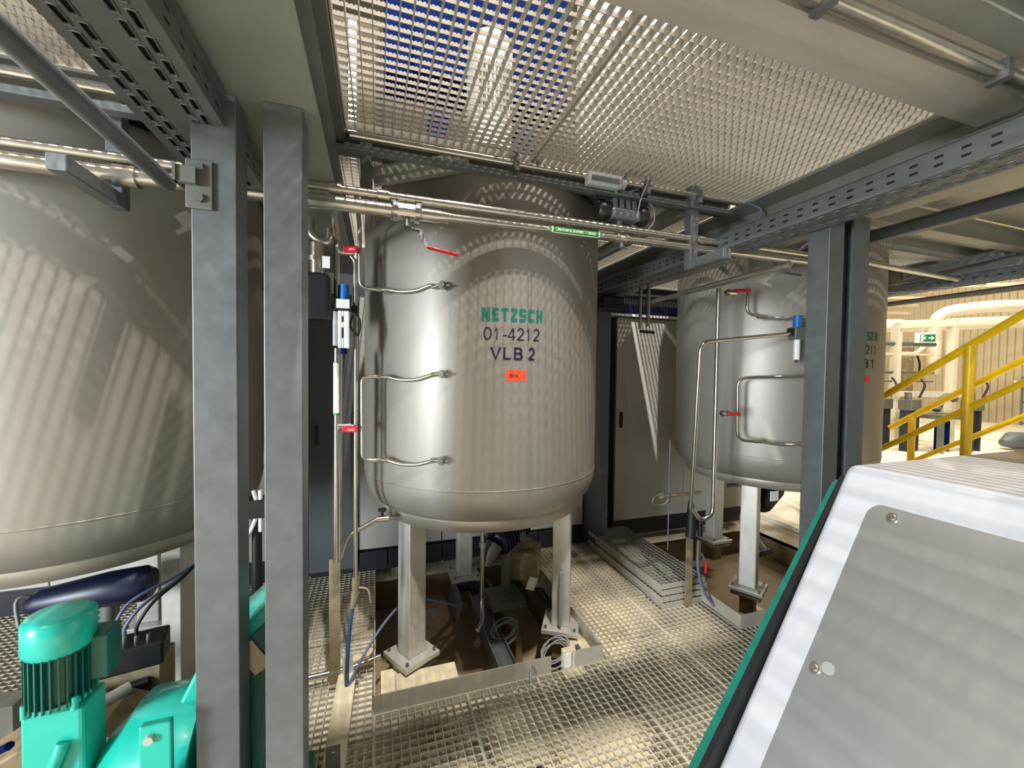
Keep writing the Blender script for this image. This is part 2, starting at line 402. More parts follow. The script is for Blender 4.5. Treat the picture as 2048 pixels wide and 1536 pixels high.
hbeam((1.56, 1.80), (1.56, 4.2), .045, 2.35, 2.43, 'middle beam under the grating strip right of the centre tank', 'beam_steel', .008, .008)
# diagonal brace over the centre tank
tag(MB().bar((-.02, 1.78, 2.29), (.36, 1.71, 2.385), .03, .07).build('brace', 'beam_steel', None), 'sloping grey brace above the centre tank shoulder', 'brace')
# edge frames along the grating
def angle(p0, p1, w, h, label, m='galvanised_dark', name='edge_angle'):
    p0, p1 = Vector(p0), Vector(p1); d = (p1-p0).normalized(); s = d.cross(Vector((0, 0, 1)))
    T = thing(name, label, 'angle', (p0+p1)/2, 'edge angles of the gratings')
    MB().bar(p0+Vector((0, 0, h/2)), p1+Vector((0, 0, h/2)), .005, h).build('upright_leg', m, T)
    MB().bar(p0+s*w/2, p1+s*w/2, w, .005).build('flat_leg', m, T)
    return T
angle((-.125, .2, ZC-.035), (-.125, 1.76, ZC-.035), -.03, .07, 'steel edge angle along the left side of the overhead grating')
angle((1.90, .2, ZC-.035), (1.90, 1.76, ZC-.035), .03, .07, 'steel edge angle along the right side of the overhead grating')
angle((-.12, 1.66, 2.315), (1.70, 1.66, 2.315), .035, .035, 'steel angle rail in front of the centre tank top', 'galvanised')
angle((-3.0, 1.66, 2.305), (-.47, 1.66, 2.305), .04, .04, 'steel angle rail in front of the left tank top', 'galvanised')
hbeam((-.155, .598), (1.81, .598), .07, 2.35, 2.46, 'narrow grey channel beam beside the brushed cross beam', 'beam_steel', .008, .008)
# grating clips
for x, lb in ((.565, 'left clip hook at the panel joint of the overhead grating'), (.66, 'right clip hook at the panel joint of the overhead grating')):
    g = MB(); g.tube(curve([(x, 1.70, 2.47), (x+.004, 1.69, 2.43), (x-.006, 1.685, 2.395), (x-.02, 1.68, 2.375)], 5), .007, 8)
    tag(g.build('grating_clip', 'galvanised'), lb, 'clip')

# ------------------------------------------------------------------ cable trays
def tray(x0, x1, y0, y1, zb, hgt, label, sides=(1, 1), slot_rows=True):
    T = thing('cable_tray', label, 'cable tray', ((x0+x1)/2, (y0+y1)/2, zb), 'slotted cable trays')
    wd = x1-x0; holes = []; rims = MB(); y = y0+.03; k = 0
    while y < y1-.05:
        for j, fx in enumerate((.16, .30, .68, .82)):
            o = .0 if j % 2 else .030
            cx = x0+wd*fx; holes.append((cx-.0055, cx+.0055, y+o, y+o+.040))
            if y > .3 and y < 1.8:
                lp = [(cx+.0085*math.cos(t), y+o+.020+(.0205 if math.sin(t) > 0 else -.0205)+.003*math.sin(t), zb-.0005) for t in [i*math.pi/4 for i in range(8)]]
                lp.append(lp[0]); rims.tube(lp, .0022, 5, False)
        y += .060; k += 1
    g = MB(); plate_holes(g, x0, x1, y0, y1, zb, .0015, holes); g.build('bottom_sheet', 'galvanised', T)
    if rims.v: tag(rims.build('slot_rims', 'galvanised', T), kind='stuff')
    for s, x in ((0, x0), (1, x1)):
        if not sides[s]: continue
        g = MB(); hs = []; y = y0+.03
        while y < y1-.04:
            hs.append((y, y+.022, zb+.022, zb+.030)); hs.append((y, y+.022, zb+.047, zb+.055)); y += .062
        q = MB(); plate_holes(q, y0, y1, zb, zb+hgt, 0, .0015, hs)
        q.v = [(x+(c if s else -c), a, b) for a, b, c in q.v]; q.build('side_wall', 'galvanised', T)
        MB().box(x-(.012 if not s else 0), y0, zb+hgt, x+(.012 if s else 0), y1, zb+hgt+.002).build('side_lip', 'galvanised', T)
    C2 = thing('slot_shade', 'added slot-shade strips in the '+label.replace('hanging ', '').replace('slotted ', ''), 'dark strips', ((x0+x1)/2, (y0+y1)/2, zb+.003), 'slot-shade strips in the trays')
    for q in range(5):  # black strips added to fill the tray so its slots look shaded
        xx = x0+wd*(.1+.2*q); MB().box(xx-wd*.097, y0+.01, zb+.004, xx+wd*.097, y1-.01, zb+hgt*.8).build('slot_shade_strip', 'black_rubber', C2, .004)
    return T
tray(-.558, -.372, -.1, 1.62, 2.115, .065, 'slotted cable tray hanging under the left edge of the wide beam')
tray(1.640, 1.803, .2, 4.2, 2.13, .075, 'long slotted cable tray running under the right beam')
tray(3.92, 4.06, .6, 3.4, 2.17, .06, 'cable tray far right under the neighbouring platform')
MB_ = MB
# conduits along the cross beams
def pipe(name, pts, r, label, cat='pipe', m='polished_pipe', group=None, n=12, rad=.04):
    o = MB().tube(bend(pts, rad), r, n).build(name, m); return tag(o, label, cat, group)
pipe('conduit', [(-.10, 1.655, 2.378), (1.76, 1.655, 2.388)], .014, 'steel conduit along the far end of the overhead gratings', 'conduit')
pipe('conduit', [(-3.0, 1.655, 2.378), (-.48, 1.655, 2.378)], .014, 'steel conduit above the left tank', 'conduit')
pipe('conduit', [(.2, .640, 2.305), (1.79, .640, 2.305)], .019, 'bright lit pipe in front of the brushed cross beam', 'conduit')
pipe('conduit', [(-.62, -.2, 2.085), (-.63, 1.58, 2.085)], .024, 'grey conduit running diagonally across the top left corner', 'conduit', 'galvanised')
for x, lb in ((.55, 'left'), (1.2, 'middle'), (1.5, 'right')):
    tag(MB().box(x-.01, 1.628, 2.345, x+.01, 1.67, 2.405).build('pipe_clamp', 'galvanised'), lb+' small clamp of the three on the conduit under the overhead grating', 'clamp', 'clamps on the overhead conduit')
for x, lb in ((.9, 'left'), (1.55, 'right')):
    tag(MB().box(x-.012, .617, 2.28, x+.012, .663, 2.33).build('pipe_clamp', 'galvanised'), lb+' small clamp on the lit pipe beside the brushed beam', 'clamp', 'clamps on the lit pipe')
pipe('signal_cable', [(1.76, 1.655, 2.388), (1.82, 1.64, 2.39), (1.87, 1.60, 2.35), (1.86, 1.62, 2.30)], .006, 'blue cable leaving the conduit end at the right tray', 'cable', 'cable_blue', rad=.03)
T = thing('junction_sleeve', 'translucent grey cable sleeve on the conduit above the actuated valve', 'sleeve', (.96, 1.63, 2.33))
MB().box(.875, 1.612, 2.335, 1.045, 1.655, 2.392).build('sleeve_body', 'clear_plastic', T, .008)
MB().cyl((1.045, 1.634, 2.364), (1.07, 1.634, 2.364), .022).build('end_cap', 'cable_grey', T)
MB().box(.89, 1.607, 2.352, 1.03, 1.612, 2.372).build('ridge', 'galvanised', T)

# ------------------------------------------------------------------ tanks
NZ = (1.88, 1.491, 1.106)
TR = .678
LOGO = {  # heavy squared letters on a unit cell (polygons)
 'N': [[(0, 0), (.34, 0), (.34, .5), (.62, 0), (1, 0), (1, 1), (.68, 1), (.68, .5), (.40, 1), (0, 1)]],
 'E': [[(0, 0), (.95, 0), (.95, .25), (.38, .25), (.38, .4), (.85, .4), (.85, .62), (.38, .62), (.38, .77), (.92, .77), (.92, 1), (0, 1)]],
 'T': [[(.32, 0), (.68, 0), (.68, .76), (1, .76), (1, 1), (0, 1), (0, .76), (.32, .76)]],
 'Z': [[(0, 0), (1, 0), (1, .24), (.48, .24), (1, .8), (1, 1), (.05, 1), (.05, .76), (.5, .76), (0, .22)]],
 'S': [[(0, 0), (.82, 0), (1, .14), (1, .5), (.85, .62), (.38, .62), (.38, .76), (.95, .76), (.95, 1), (.16, 1), (0, .86), (0, .5), (.15, .4), (.62, .4), (.62, .24), (0, .24)]],
 'C': [[(.2, 0), (.95, 0), (.95, .25), (.38, .25), (.38, .75), (.95, .75), (.95, 1), (.2, 1), (0, .85), (0, .15)]],
 'H': [[(0, 0), (.36, 0), (.36, .4), (.64, .4), (.64, 0), (1, 0), (1, 1), (.64, 1), (.64, .62), (.36, .62), (.36, 1), (0, 1)]]}
def arc(cx, cy, rx, ry, a0, a1, n=10): return [(cx+rx*math.cos(R(a0+(a1-a0)*i/n)), cy+ry*math.sin(R(a0+(a1-a0)*i/n))) for i in range(n+1)]
GLYPH = {'0': [arc(.5, .5, .42, .46, 0, 360, 24)], '1': [[(.10, .72), (.38, .82), (.55, .96), (.55, 0)]], '-': [[(0, .36), (1, .36)]],
 '2': [arc(.47, .68, .38, .28, 165, -35, 12)+[(.10, .10), (.08, .05)], [(.05, .05), (.92, .05)]],
 '3': [arc(.45, .72, .36, .24, 160, -85, 12), arc(.45, .26, .42, .22, 85, -165, 12)],
 '4': [[(.98, .26), (.03, .26), (.66, .92)], [(.70, .97), (.70, 0)]],
 'V': [[(.04, 1), (.5, .05), (.96, 1)]], 'L': [[(.1, 1), (.1, .07), (.95, .07)]],
 'B': [[(.1, 0), (.1, 1)], [(.1, .94)]+arc(.55, .73, .30, .21, 90, -90, 8)+[(.1, .52)], [(.1, .52)]+arc(.60, .29, .32, .23, 90, -90, 8)+[(.1, .06)]]}
def stroke(g, pts, wd, fn):
    n = len(pts); L = []; Q = []
    for i in range(n):
        a = Vector(pts[max(i-1, 0)]); b = Vector(pts[i]); c = Vector(pts[min(i+1, n-1)])
        d1 = (b-a).normalized() if i else (c-b).normalized(); d2 = (c-b).normalized() if i < n-1 else d1
        m = Vector((-(d1+d2).y, (d1+d2).x)); m = m.normalized() if m.length > 1e-4 else Vector((-d1.y, d1.x))
        k = min(1.5, 1/max(.35, m.dot(Vector((-d1.y, d1.x)))))
        L.append(b+m*wd/2*k); Q.append(b-m*wd/2*k)
    g.add([fn(p.x, p.y) for p in L+Q], [(i, i+1, n+i+1, n+i) for i in range(n-1)])
def write(g, txt, spans, h, wd, fn):
    sc = .000287; mid = 675
    for ch, (a, b) in zip(txt, spans):
        x0 = (a-mid)*sc; w_ = (b-a)*sc
        for k, line in enumerate(GLYPH[ch]): stroke(g, [(x0+w_*px, (py-.5)*h) for px, py in line], wd, lambda u, v: fn(u, v, .0003*k))
SPAN_N = [(215, 340), (385, 455), (515, 580), (597, 720), (745, 865), (905, 970), (1025, 1135)]
SPAN_V = [(320, 475), (520, 640), (690, 828), (935, 1040)]
def tri_poly(poly):
    bm = bmesh.new(); f = bm.faces.new([bm.verts.new((x, y, 0)) for x, y in poly]); f.normal_update(); bmesh.ops.triangulate(bm, faces=[f])
    bm.verts.index_update(); V = [tuple(v.co) for v in bm.verts]; F = [tuple(v.index for v in q.verts) for q in bm.faces]; bm.free(); return V, F
def tank(cx, cy, label, number, name_):
    T = thing('process_tank', label, 'tank', (cx, cy, 0), 'stainless process tanks')
    prof = [(.58, .795), (.60, .80), (.625, .818), (.648, .845), (.665, .885), (.675, .925), (.678, .962), (.678, 1.6), (.678, 2.36), (.672, 2.385), (.655, 2.40), (.60, 2.412), (.4, 2.42), (.001, 2.424)]
    MB().lathe(cx, cy, prof, 128).lathe(cx, cy, [(.58, .795), (.3, .74), (.05, .70), (.001, .70)], 96).build('shell', 'tank_steel', T)
    for z in (.963,):
        pts = [(cx+.678*math.cos(a), cy+.678*math.sin(a), z) for a in [2*math.pi*i/96 for i in range(97)]]
        MB().tube(pts, .0026 if z < 1 else .0008, 6, False).build('weld_seam', 'tank_steel', T)
    MB().lathe(cx, cy, [(.55, .815), (.586, .81), (.588, .80), (.586, .742), (.574, .742), (.574, .80)], 96).build('skirt_ring', 'skirt_steel', T)
    for a in (-150, -30, 90):
        x, y = cx+.5*math.cos(R(a)), cy+.5*math.sin(R(a)); rot = Matrix.Rotation(R(a), 3, 'Z')
        L = MB().cbox((x, y, .4), .105, .105, .75, rot).build('leg', 'leg_steel', T, .006)
        MB().cbox((x, y, .012), .21, .21, .026, rot).build('foot_plate', 'leg_steel', L, .003)
        MB().cbox((x, y, -.024), .185, .185, .02, rot).cbox((x, y, -.10), .09, .09, .14, rot).build('load_cell', 'rust_steel', L)
        for p, q in ((1, 1), (1, -1), (-1, 1), (-1, -1)):
            v = rot @ Vector((p*.083, q*.083, 0)); MB().cyl((x+v.x, y+v.y, -.03), (x+v.x, y+v.y, .04), .008, n=6).build('anchor_bolt', 'galvanised', L)
    for z in NZ:
        ang = math.atan2(1.825-cy, (.284-.61)); n = Vector((math.cos(ang), math.sin(ang), 0))
        c = Vector((cx, cy, z))
        N = MB().cyl(c+n*.67, c+n*.70, .014).cyl(c+n*.70, c+n*.712, .019, n=24).cyl(c+n*.712, c+n*.722, .013).build('nozzle', 'galvanised_dark', T)
        tn = Vector((-n.y, n.x, 0))
        MB().cyl(c+n*.706+tn*.018, c+n*.706+tn*.034, .006, n=8).cyl(c+n*.706-tn*.018, c+n*.706-tn*.03, .006, n=8).build('clamp_wing', 'polished_pipe', N)
    def wrap(u, v, z0, u0, off=.0016):
        a = (u0+u)/TR; r = TR+off; return (cx+r*math.sin(a), cy-r*math.cos(a), z0+v)
    wd, hh = .287, .059; g = MB(); x = -wd/2; lw = .0320
    for ch in 'NETZSCH':
        w_ = lw*(1.18 if ch == 'N' else 1.0)
        for p in LOGO[ch]:
            V, F = tri_poly(p); g.add([wrap(x+a*w_, b*hh-hh/2, 1.759, -.031) for a, b, c in V], F)
        x += w_+(wd-6*lw-lw*1.18)/6
    g.build('logo_lettering', 'teal_print', T)
    g = MB(); write(g, number, SPAN_N, .056, .0062, lambda u, v, e: wrap(u, v, 1.674, -.033, .0016+e)); tag(g.build('number_lettering', 'navy_print', T), kind='stuff')
    g = MB(); write(g, name_.replace(' ', ''), SPAN_V, .055, .0098, lambda u, v, e: wrap(u, v, 1.586, -.030, .0016+e)); tag(g.build('name_lettering', 'navy_print', T), kind='stuff')
    g = MB(); m_ = 6
    vs = [wrap(-.047+.094*i/m_, v, 1.488, -.015, .0016) for v in (-.024, .024) for i in range(m_+1)]
    g.add(vs, [(i, i+1, m_+2+i, m_+1+i) for i in range(m_)]); S = g.build('date_label', 'orange_label', T)
    text_part('8/6', 'handwriting', 'black_plastic', S, lambda u, v: wrap(u, v, 1.487, -.025, .0026), .042, .018)
    return T
tank(.61, 2.42, 'brushed steel tank lettered VLB 2 in the centre', '01-4212', 'VLB 2')
tank(-1.26, 2.42, 'brushed steel tank behind the green pump drive, cut by the left frame edge', '01-4213', 'VLB 3')
tank(2.93, 2.42, 'brushed steel tank behind the right column pair', '01-4211', 'VLB 1')

# ------------------------------------------------------------------ cabinets behind
def cabinet(x0, x1, y, z0, z1, label, m='cabinet_white', depth=.55, plinth=True, doors=1):
    T = thing('control_cabinet', label, 'cabinet', ((x0+x1)/2, y+depth/2, 0), 'cabinets behind the tanks')
    MB().box(x0, y+.02, z0, x1, y+depth, z1).build('carcass', 'cabinet_grey', T)
    w_ = (x1-x0)/doors
    for i in range(doors):
        D = MB().box(x0+i*w_+.004, y, z0+.01, x0+(i+1)*w_-.004, y+.02, z1-.01).build('door', m, T, .003)
        MB().box(x0+i*w_+.04, y-.018, (z0+z1)/2-.07, x0+i*w_+.065, y, (z0+z1)/2+.07).build('handle', 'black_plastic', D)
    if plinth: MB().box(x0+.01, y+.03, 0, x1-.01, y+depth-.02, z0).build('plinth', 'plinth_dark', T)
    return T
cabinet(2.05, 3.6, 3.2, .15, 2.02, 'tall pale cabinet between the centre and right tanks', doors=2)
cabinet(-.133, 1.735, 3.2, .157, 2.05, 'pale cabinet wall directly behind the centre tank', doors=3)
cabinet(-.46, -.145, 3.17, .04, 2.05, 'narrow dark grey cabinet door behind the riser pipes', 'cabinet_grey')
cabinet(-2.6, -.475, 3.2, .157, 2.05, 'pale cabinet wall behind the left tank', doors=3)
T = thing('cable_duct', 'dark blue duct with a white rim above the tall pale cabinet', 'duct', (2.5, 3.3, 2.03))
MB().box(1.76, 3.19, 2.045, 3.6, 3.6, 2.13).build('duct_body', 'navy_paint', T); MB().box(1.9, 3.165, 2.022, 3.6, 3.5, 2.043).build('rim', 'white_plastic', T)
tag(MB().box(1.745, 3.0, 0, 1.86, 3.75, 2.2).build('post_panel', 'cabinet_grey'), 'dark grey upright panel between two pale cabinets', 'panel')
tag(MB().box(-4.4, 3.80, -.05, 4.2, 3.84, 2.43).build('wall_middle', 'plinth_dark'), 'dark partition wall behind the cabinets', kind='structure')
# brick like dark base of the cabinet behind the tank
for i in range(9):
    tag(MB().box(-.12+i*.205, 3.185, .005, .078+i*.205, 3.225, .15).build('base_block', 'plinth_dark', None, .004), ['first', 'second', 'third', 'fourth', 'fifth', 'sixth', 'seventh', 'eighth', 'ninth'][i]+' dark base block from the left under the cabinet behind the centre tank', 'block', 'dark blocks under the cabinet')

# ------------------------------------------------------------------ hangers and long pipes
def hanger(x, y, z0, arm_y, label, w=.045):
    T = thing('pipe_hanger', label, 'hanger', (x, y, z0), 'square tube pipe hangers')
    MB().box(x-w/2, y-w/2, z0, x+w/2, y+w/2, 2.43).build('upright', 'galvanised', T, .003)
    if arm_y: MB().box(x-w/2, arm_y, z0, x+w/2, y-w/2, z0+w).build('arm', 'galvanised', T, .003)
    return T
hanger(-.822, 1.720, 2.030, 1.44, 'square tube hanger in front of the left tank, its arm pointing at the camera')
hanger(1.48, 1.665, 2.022, 1.44, 'square tube hanger left of the right tank, its arm pointing at the camera')
hanger(-.043, 1.74, 2.19, None, 'short square tube hanger at the top left of the centre tank')
T = thing('water_pipe', 'upper of the two long pipes crossing in front of the tanks', 'pipe', (.3, 1.6, 2.15))
MB().tube([(-3.2, 1.66, 2.172), (2.6, 1.66, 2.176)], .0165, 14).build('tube_run', 'polished_pipe', T)
for x in (-.15, .02, 1.53): MB().cyl((x-.02, 1.66, 2.174), (x+.02, 1.66, 2.174), .022, n=20).build('coupling', 'polished_pipe', T)
WP = thing('water_pipe', 'lower of the two long pipes, with the green arrow label', 'pipe', (.3, 1.57, 2.09))
MB().tube([(-3.2, 1.66, 2.118), (.05, 1.66, 2.121)], .027, 14).build('tube_run', 'polished_pipe', WP)
MB().tube([(.155, 1.66, 2.122), (.22, 1.66, 2.122), (.29, 1.66, 2.124), (2.5, 1.66, 2.139)], [.026, .026, .0175, .0175], 14).build('tube_run', 'polished_pipe', WP)
MB().cyl((-.80, 1.66, 2.118), (-.74, 1.66, 2.118), .034, n=20).build('coupling', 'polished_pipe', WP)
# arrow label wrapped on the lower pipe
lx0, lx1 = .692, .978
def lab(x, a, r=.0182): return (x, 1.66-r*math.cos(a), 2.124+(x-.32)*.0069+r*math.sin(a))
def strip(pts_x, half, m, parent, name, r=.0183):
    g = MB(); n = 8; vs = []
    for x, h in zip(pts_x, half): vs += [lab(x, .15-h+2*h*k/n, r) for k in range(n+1)]
    g.add(vs, [(i*(n+1)+k, i*(n+1)+k+1, (i+1)*(n+1)+k+1, (i+1)*(n+1)+k) for i in range(len(pts_x)-1) for k in range(n)], True)
    return g.build(name, m, parent)
LB = strip([lx0, lx0+.03, lx1-.03, lx1], [.02, .95, .95, .02], 'label_white', WP, 'arrow_label')
strip([lx0+.006, lx0+.026], [.02, .62], 'label_green', LB, 'left_arrow', .0188)
strip([lx1-.026, lx1-.006], [.62, .02], 'label_green', LB, 'right_arrow', .0188)
strip([lx0+.031, lx1-.031], [.8, .8], 'label_green', LB, 'text_field', .0188)
text_part('Demineralisiertes Wasser', 'label_lettering', 'label_white', LB, lambda u, v: lab((lx0+lx1)/2+u, .15+v/.0188, .0192), .195, .016)

def valve(c, axis, s, label, handle=None, hdir=(1, 0, 0), hm='red_plastic', hlen=.06, hw=.02, tilt=0., bolts=True, lever=None, word=None):
    """three piece ball valve of scale s on a pipe along axis, with its handle"""
    c = Vector(c); a = Vector(axis).normalized(); T = thing('ball_valve', label, 'valve', c, 'ball valves on the pipes')
    B = MB().cyl(c-a*s*.5, c+a*s*.5, s*.55, n=8).build('body', 'polished_pipe', T, .002)
    for q in (-1, 1): MB().cyl(c+a*q*s*.5, c+a*q*s*.8, s*.62, n=12).cyl(c+a*q*s*.8, c+a*q*s*1.25, s*.45, s*.36, n=12).build('end_fitting', 'polished_pipe', T)
    h = Vector(handle or (0, -1, 0)).normalized()
    MB().cyl(c+h*s*.4, c+h*s*1.15, s*.2, n=10).cyl(c+h*s*1.0, c+h*s*1.15, s*.34, n=6).build('stem', 'galvanised', T)
    d = Vector(hdir).normalized(); st = c+h*s*1.15
    if lever:
        p1, p2, p3 = [Vector(p) for p in lever]
        MB().bar(st, p1, .018, .004, h).bar(p1, p2, .016, .004, Vector((0, -1, 0))).build('lever', 'galvanised', T)
        H = MB().tube([p2, p2+(p3-p2)*.06, p3-(p3-p2)*.05, p3], [.005, .0075, .0075, .005], 10).build('handle', hm, T)
    else:
        H = MB().bar(st-d*s*.3, st+d*hlen, hw, .009, h).build('handle', hm, T, .003)
        if word:
            u_ = d; v_ = h.cross(d); v_ = v_ if v_.z > 0 else -v_
            text_part(word, 'grip_lettering', 'label_white', H, lambda x, y: st+d*hlen*.5+u_*x+v_*y+h*.0053, hlen*.55, hw*.42)
    return T
VL = valve((.10, 1.57, 2.09), (1, 0, 0), .062, 'large ball valve on the lower pipe with a long thin red lever', (0, -.25, -1), lever=((.15, 1.56, 2.02), (.178, 1.545, 1.955), (.30, 1.54, 1.935)))
valve((-.135, 2.0, 2.035), (1, 0, 0), .03, 'ball valve with red grip at the top of the left riser pipes', (0, -1, .1), (1, 0, .12), hlen=.05, hw=.03, word='GEMÜ')
for dx in (-.046, .046):
    for a in range(4):
        q = Vector((0, .034*math.cos(R(45+90*a)), .034*math.sin(R(45+90*a)))); c0 = Vector((.10+dx, 1.57, 2.09))+q
        MB().cyl(c0-Vector((.012, 0, 0)), c0+Vector((.012, 0, 0)), .007, n=6).build('body_bolt', 'galvanised', VL)
VL.location += Vector((.006, .09, .033))
valve((-.14, 2.0, 1.245), (1, 0, 0), .03, 'ball valve with red grip between the riser pipes at mid height', (0, -1, -.2), (1, 0, -.06), hlen=.055, hw=.028, word='GEMÜ')
VL2 = valve((1.02, 1.57, 2.095), (1, 0, 0), .038, 'ball valve body under the pneumatic actuator on the lower pipe', (0, -.2, -1), (1, 0, 0), 'galvanised', .03, .012)
VL2.location += Vector((.055, .09, .034))
MOVE = Vector((.05, .085, .030)); K0 = set(bpy.data.objects)
# pneumatic actuator
T = thing('valve_actuator', 'pneumatic valve actuator with black end caps above the pipes', 'actuator', (1.03, 1.60, 2.17))
MB().box(.965, 1.555, 2.185, 1.12, 1.645, 2.235).build('cylinder_block', 'galvanised', T, .012)
for i in range(4): MB().box(.972+i*.034, 1.56, 2.235, .996+i*.034, 1.64, 2.278).build('cooling_rib', 'galvanised', T, .004)
for x0, x1 in ((.905, .963), (1.122, 1.172)):
    MB().tube([(x0, 1.60, 2.225), (x0+.008, 1.6, 2.225), (x1-.006, 1.60, 2.225), (x1, 1.60, 2.225)], [.034, .044, .046, .04], 16).build('end_cap', 'black_plastic', T)
MB().box(1.118, 1.57, 2.26, 1.165, 1.63, 2.325).build('position_switch', 'black_plastic', T, .006)
MB().box(.915, 1.575, 2.27, .945, 1.62, 2.305).build('air_fitting', 'black_plastic', T, .004)
S = MB().box(.955, 1.57, 2.296, 1.01, 1.62, 2.330).build('solenoid_valve', 'green_paint_dark', T, .003)
MB().box(.984, 1.5685, 2.302, .997, 1.57, 2.326).build('type_sticker', 'yellow_green', S)
MB().cyl((1.018, 1.595, 2.317), (1.032, 1.595, 2.315), .011).build('red_plug', 'red_plastic', S)
MB().cyl((1.035, 1.595, 2.31), (1.075, 1.595, 2.325), .008).build('cable_plug', 'black_plastic', S)
MB().cyl((1.03, 1.6, 2.11), (1.03, 1.6, 2.185), .016, n=10).box(1.0, 1.575, 2.12, 1.06, 1.625, 2.13).build('mounting_neck', 'galvanised', T)
def cable(pts, r, label, m='cable_grey', name='cable', group=None, n=7):
    o = MB().tube(curve(pts, n), r, 7).build(name, m); return tag(o, label, 'cable', group)
cable([(1.075, 1.595, 2.325), (1.12, 1.58, 2.35), (1.15, 1.57, 2.40), (1.12, 1.57, 2.445), (1.06, 1.58, 2.42), (1.05, 1.61, 2.37)], .0045, 'blue cable looping up from the solenoid of the actuator', 'cable_blue')
cable([(1.06, 1.60, 2.37), (1.065, 1.57, 2.43), (1.12, 1.55, 2.44), (1.145, 1.545, 2.38), (1.10, 1.54, 2.27), (1.085, 1.54, 2.19)], .0035, 'pale grey cable looping over the actuator')
cable([(1.165, 1.6, 2.30), (1.20, 1.58, 2.27), (1.20, 1.57, 2.20), (1.16, 1.57, 2.15)], .003, 'thin grey air tube right of the actuator')

for o in set(bpy.data.objects)-K0:
    if o.parent is None: o.location += MOVE
# riser pipes left of the centre tank
RP = 'thin steel riser pipes beside the centre tank'
pipe('riser_pipe', [(-.155, 1.66, 2.121), (-.162, 1.75, 2.10), (-.172, 2.0, 2.085), (-.174, 2.0, 1.83)], .0135, 'riser pipe from the long pipes down to the blue-capped regulator', group=RP, rad=.05)
pipe('riser_pipe', [(-.174, 2.0, 1.60), (-.176, 2.0, .62)], .0125, 'riser pipe below the blue-capped regulator', group=RP)
pipe('riser_pipe', [(-.162, 2.03, 1.60), (-.166, 2.03, .66), (-.166, 2.03, .60), (-.13, 2.05, .72), (.0, 2.08, .775), (.02, 2.08, .775)], .011, 'thin pipe behind the regulator riser, bending to the drain valve', group=RP)
pipe('riser_pipe', [(-.115, 2.0, 2.02), (-.098, 2.0, 2.0), (-.093, 2.0, 1.6), (-.093, 2.0, .53)], .010, 'second riser pipe, right of the regulator', group=RP)
pipe('sample_pipe', [(-.078, 1.66, 2.174), (-.078, 1.8, 2.17), (-.078, 1.985, 2.15), (-.076, 1.985, 1.878), (.0, 1.985, 1.876)], .0095, 'small bent pipe down to the top sample hose', group=RP)
pipe('sample_pipe', [(-.0, 1.985, 1.474), (-.066, 1.985, 1.476), (-.064, 1.985, 1.09), (.0, 1.985, 1.086)], .0095, 'C-shaped sample pipe between the middle and lower hoses', group=RP, rad=.05)
for z, pz_, lb in ((1.88, 1.876, 'top'), (1.491, 1.474, 'middle'), (1.106, 1.086, 'lowest')):
    T = thing('sample_hose', lb+' braided hose to a nozzle of the centre tank', 'hose', (.1, 1.95, pz_), 'braided sample hoses')
    MB().tube(curve([(.045, 1.975, pz_), (.10, 1.935, pz_-.012), (.165, 1.89, pz_-.010), (.22, 1.852, pz_+.008), (.245, 1.83, z-.002)], 6), .0088, 10).build('hose_tube', 'hose_braid', T)
    MB().cyl((.0, 1.985, pz_), (.018, 1.982, pz_), .013, n=6).cyl((.018, 1.982, pz_), (.05, 1.972, pz_), .0105, n=12).build('end_fitting', 'polished_pipe', T)
    MB().cyl((.232, 1.842, z-.003), (.262, 1.812, z), .0105, n=12).cyl((.262, 1.812, z), (.275, 1.795, z), .012, n=8).build('end_fitting', 'polished_pipe', T)
# regulator unit
T = thing('air_regulator', 'filter regulator with blue cap between the riser pipes', 'regulator', (-.155, 1.97, 1.6))
g = MB(); g.cyl((-.142, 1.985, 1.80), (-.142, 1.985, 1.885), .022, .021, n=18).build('blue_cap', 'blue_plastic', T)
MB().box(-.190, 1.95, 1.765, -.115, 2.01, 1.80).build('valve_block', 'black_plastic', T, .004)
MB().box(-.172, 1.945, 1.775, -.118, 1.949, 1.815).build('mount_bracket', 'white_plastic', T)
g = MB(); plate_holes(g, -.165, -.118, 1.60, 1.765, 0, .045, [(-.150, -.141, 1.715, 1.74), (-.150, -.141, 1.645, 1.69)])
g.v = [(a, 1.945+c, b) for a, b, c in g.v]; g.build('bowl_guard', 'white_plastic', T, .004)
MB().cyl((-.176, 1.955, 1.61), (-.176, 1.955, 1.76), .011).build('sight_tube', 'clear_plastic', T)
MB().cyl((-.142, 1.97, 1.575), (-.142, 1.97, 1.60), .012).build('drain_plug', 'blue_paint', T)
MB().box(-.112, 1.98, 1.765, -.085, 2.02, 1.795).build('side_port', 'black_plastic', T, .003)
tag(MB().cyl((-.1745, 1.985, 1.30), (-.1745, 1.985, 1.54), .0132).build('pipe_sticker', 'label_green'), 'long thin green and white sticker on the riser pipe', 'sticker')
tag(MB().cyl((-.1745, 1.984, 1.31), (-.1745, 1.984, 1.535), .0130).build('pipe_sticker', 'label_white'), 'white band of the sticker on the riser pipe', 'sticker')
cable([(-.10, 1.98, 1.78), (-.075, 1.97, 1.72), (-.085, 1.96, 1.66), (-.115, 1.96, 1.70), (-.105, 1.96, 1.75)], .005, 'black air hose looping beside the regulator', 'black_rubber')
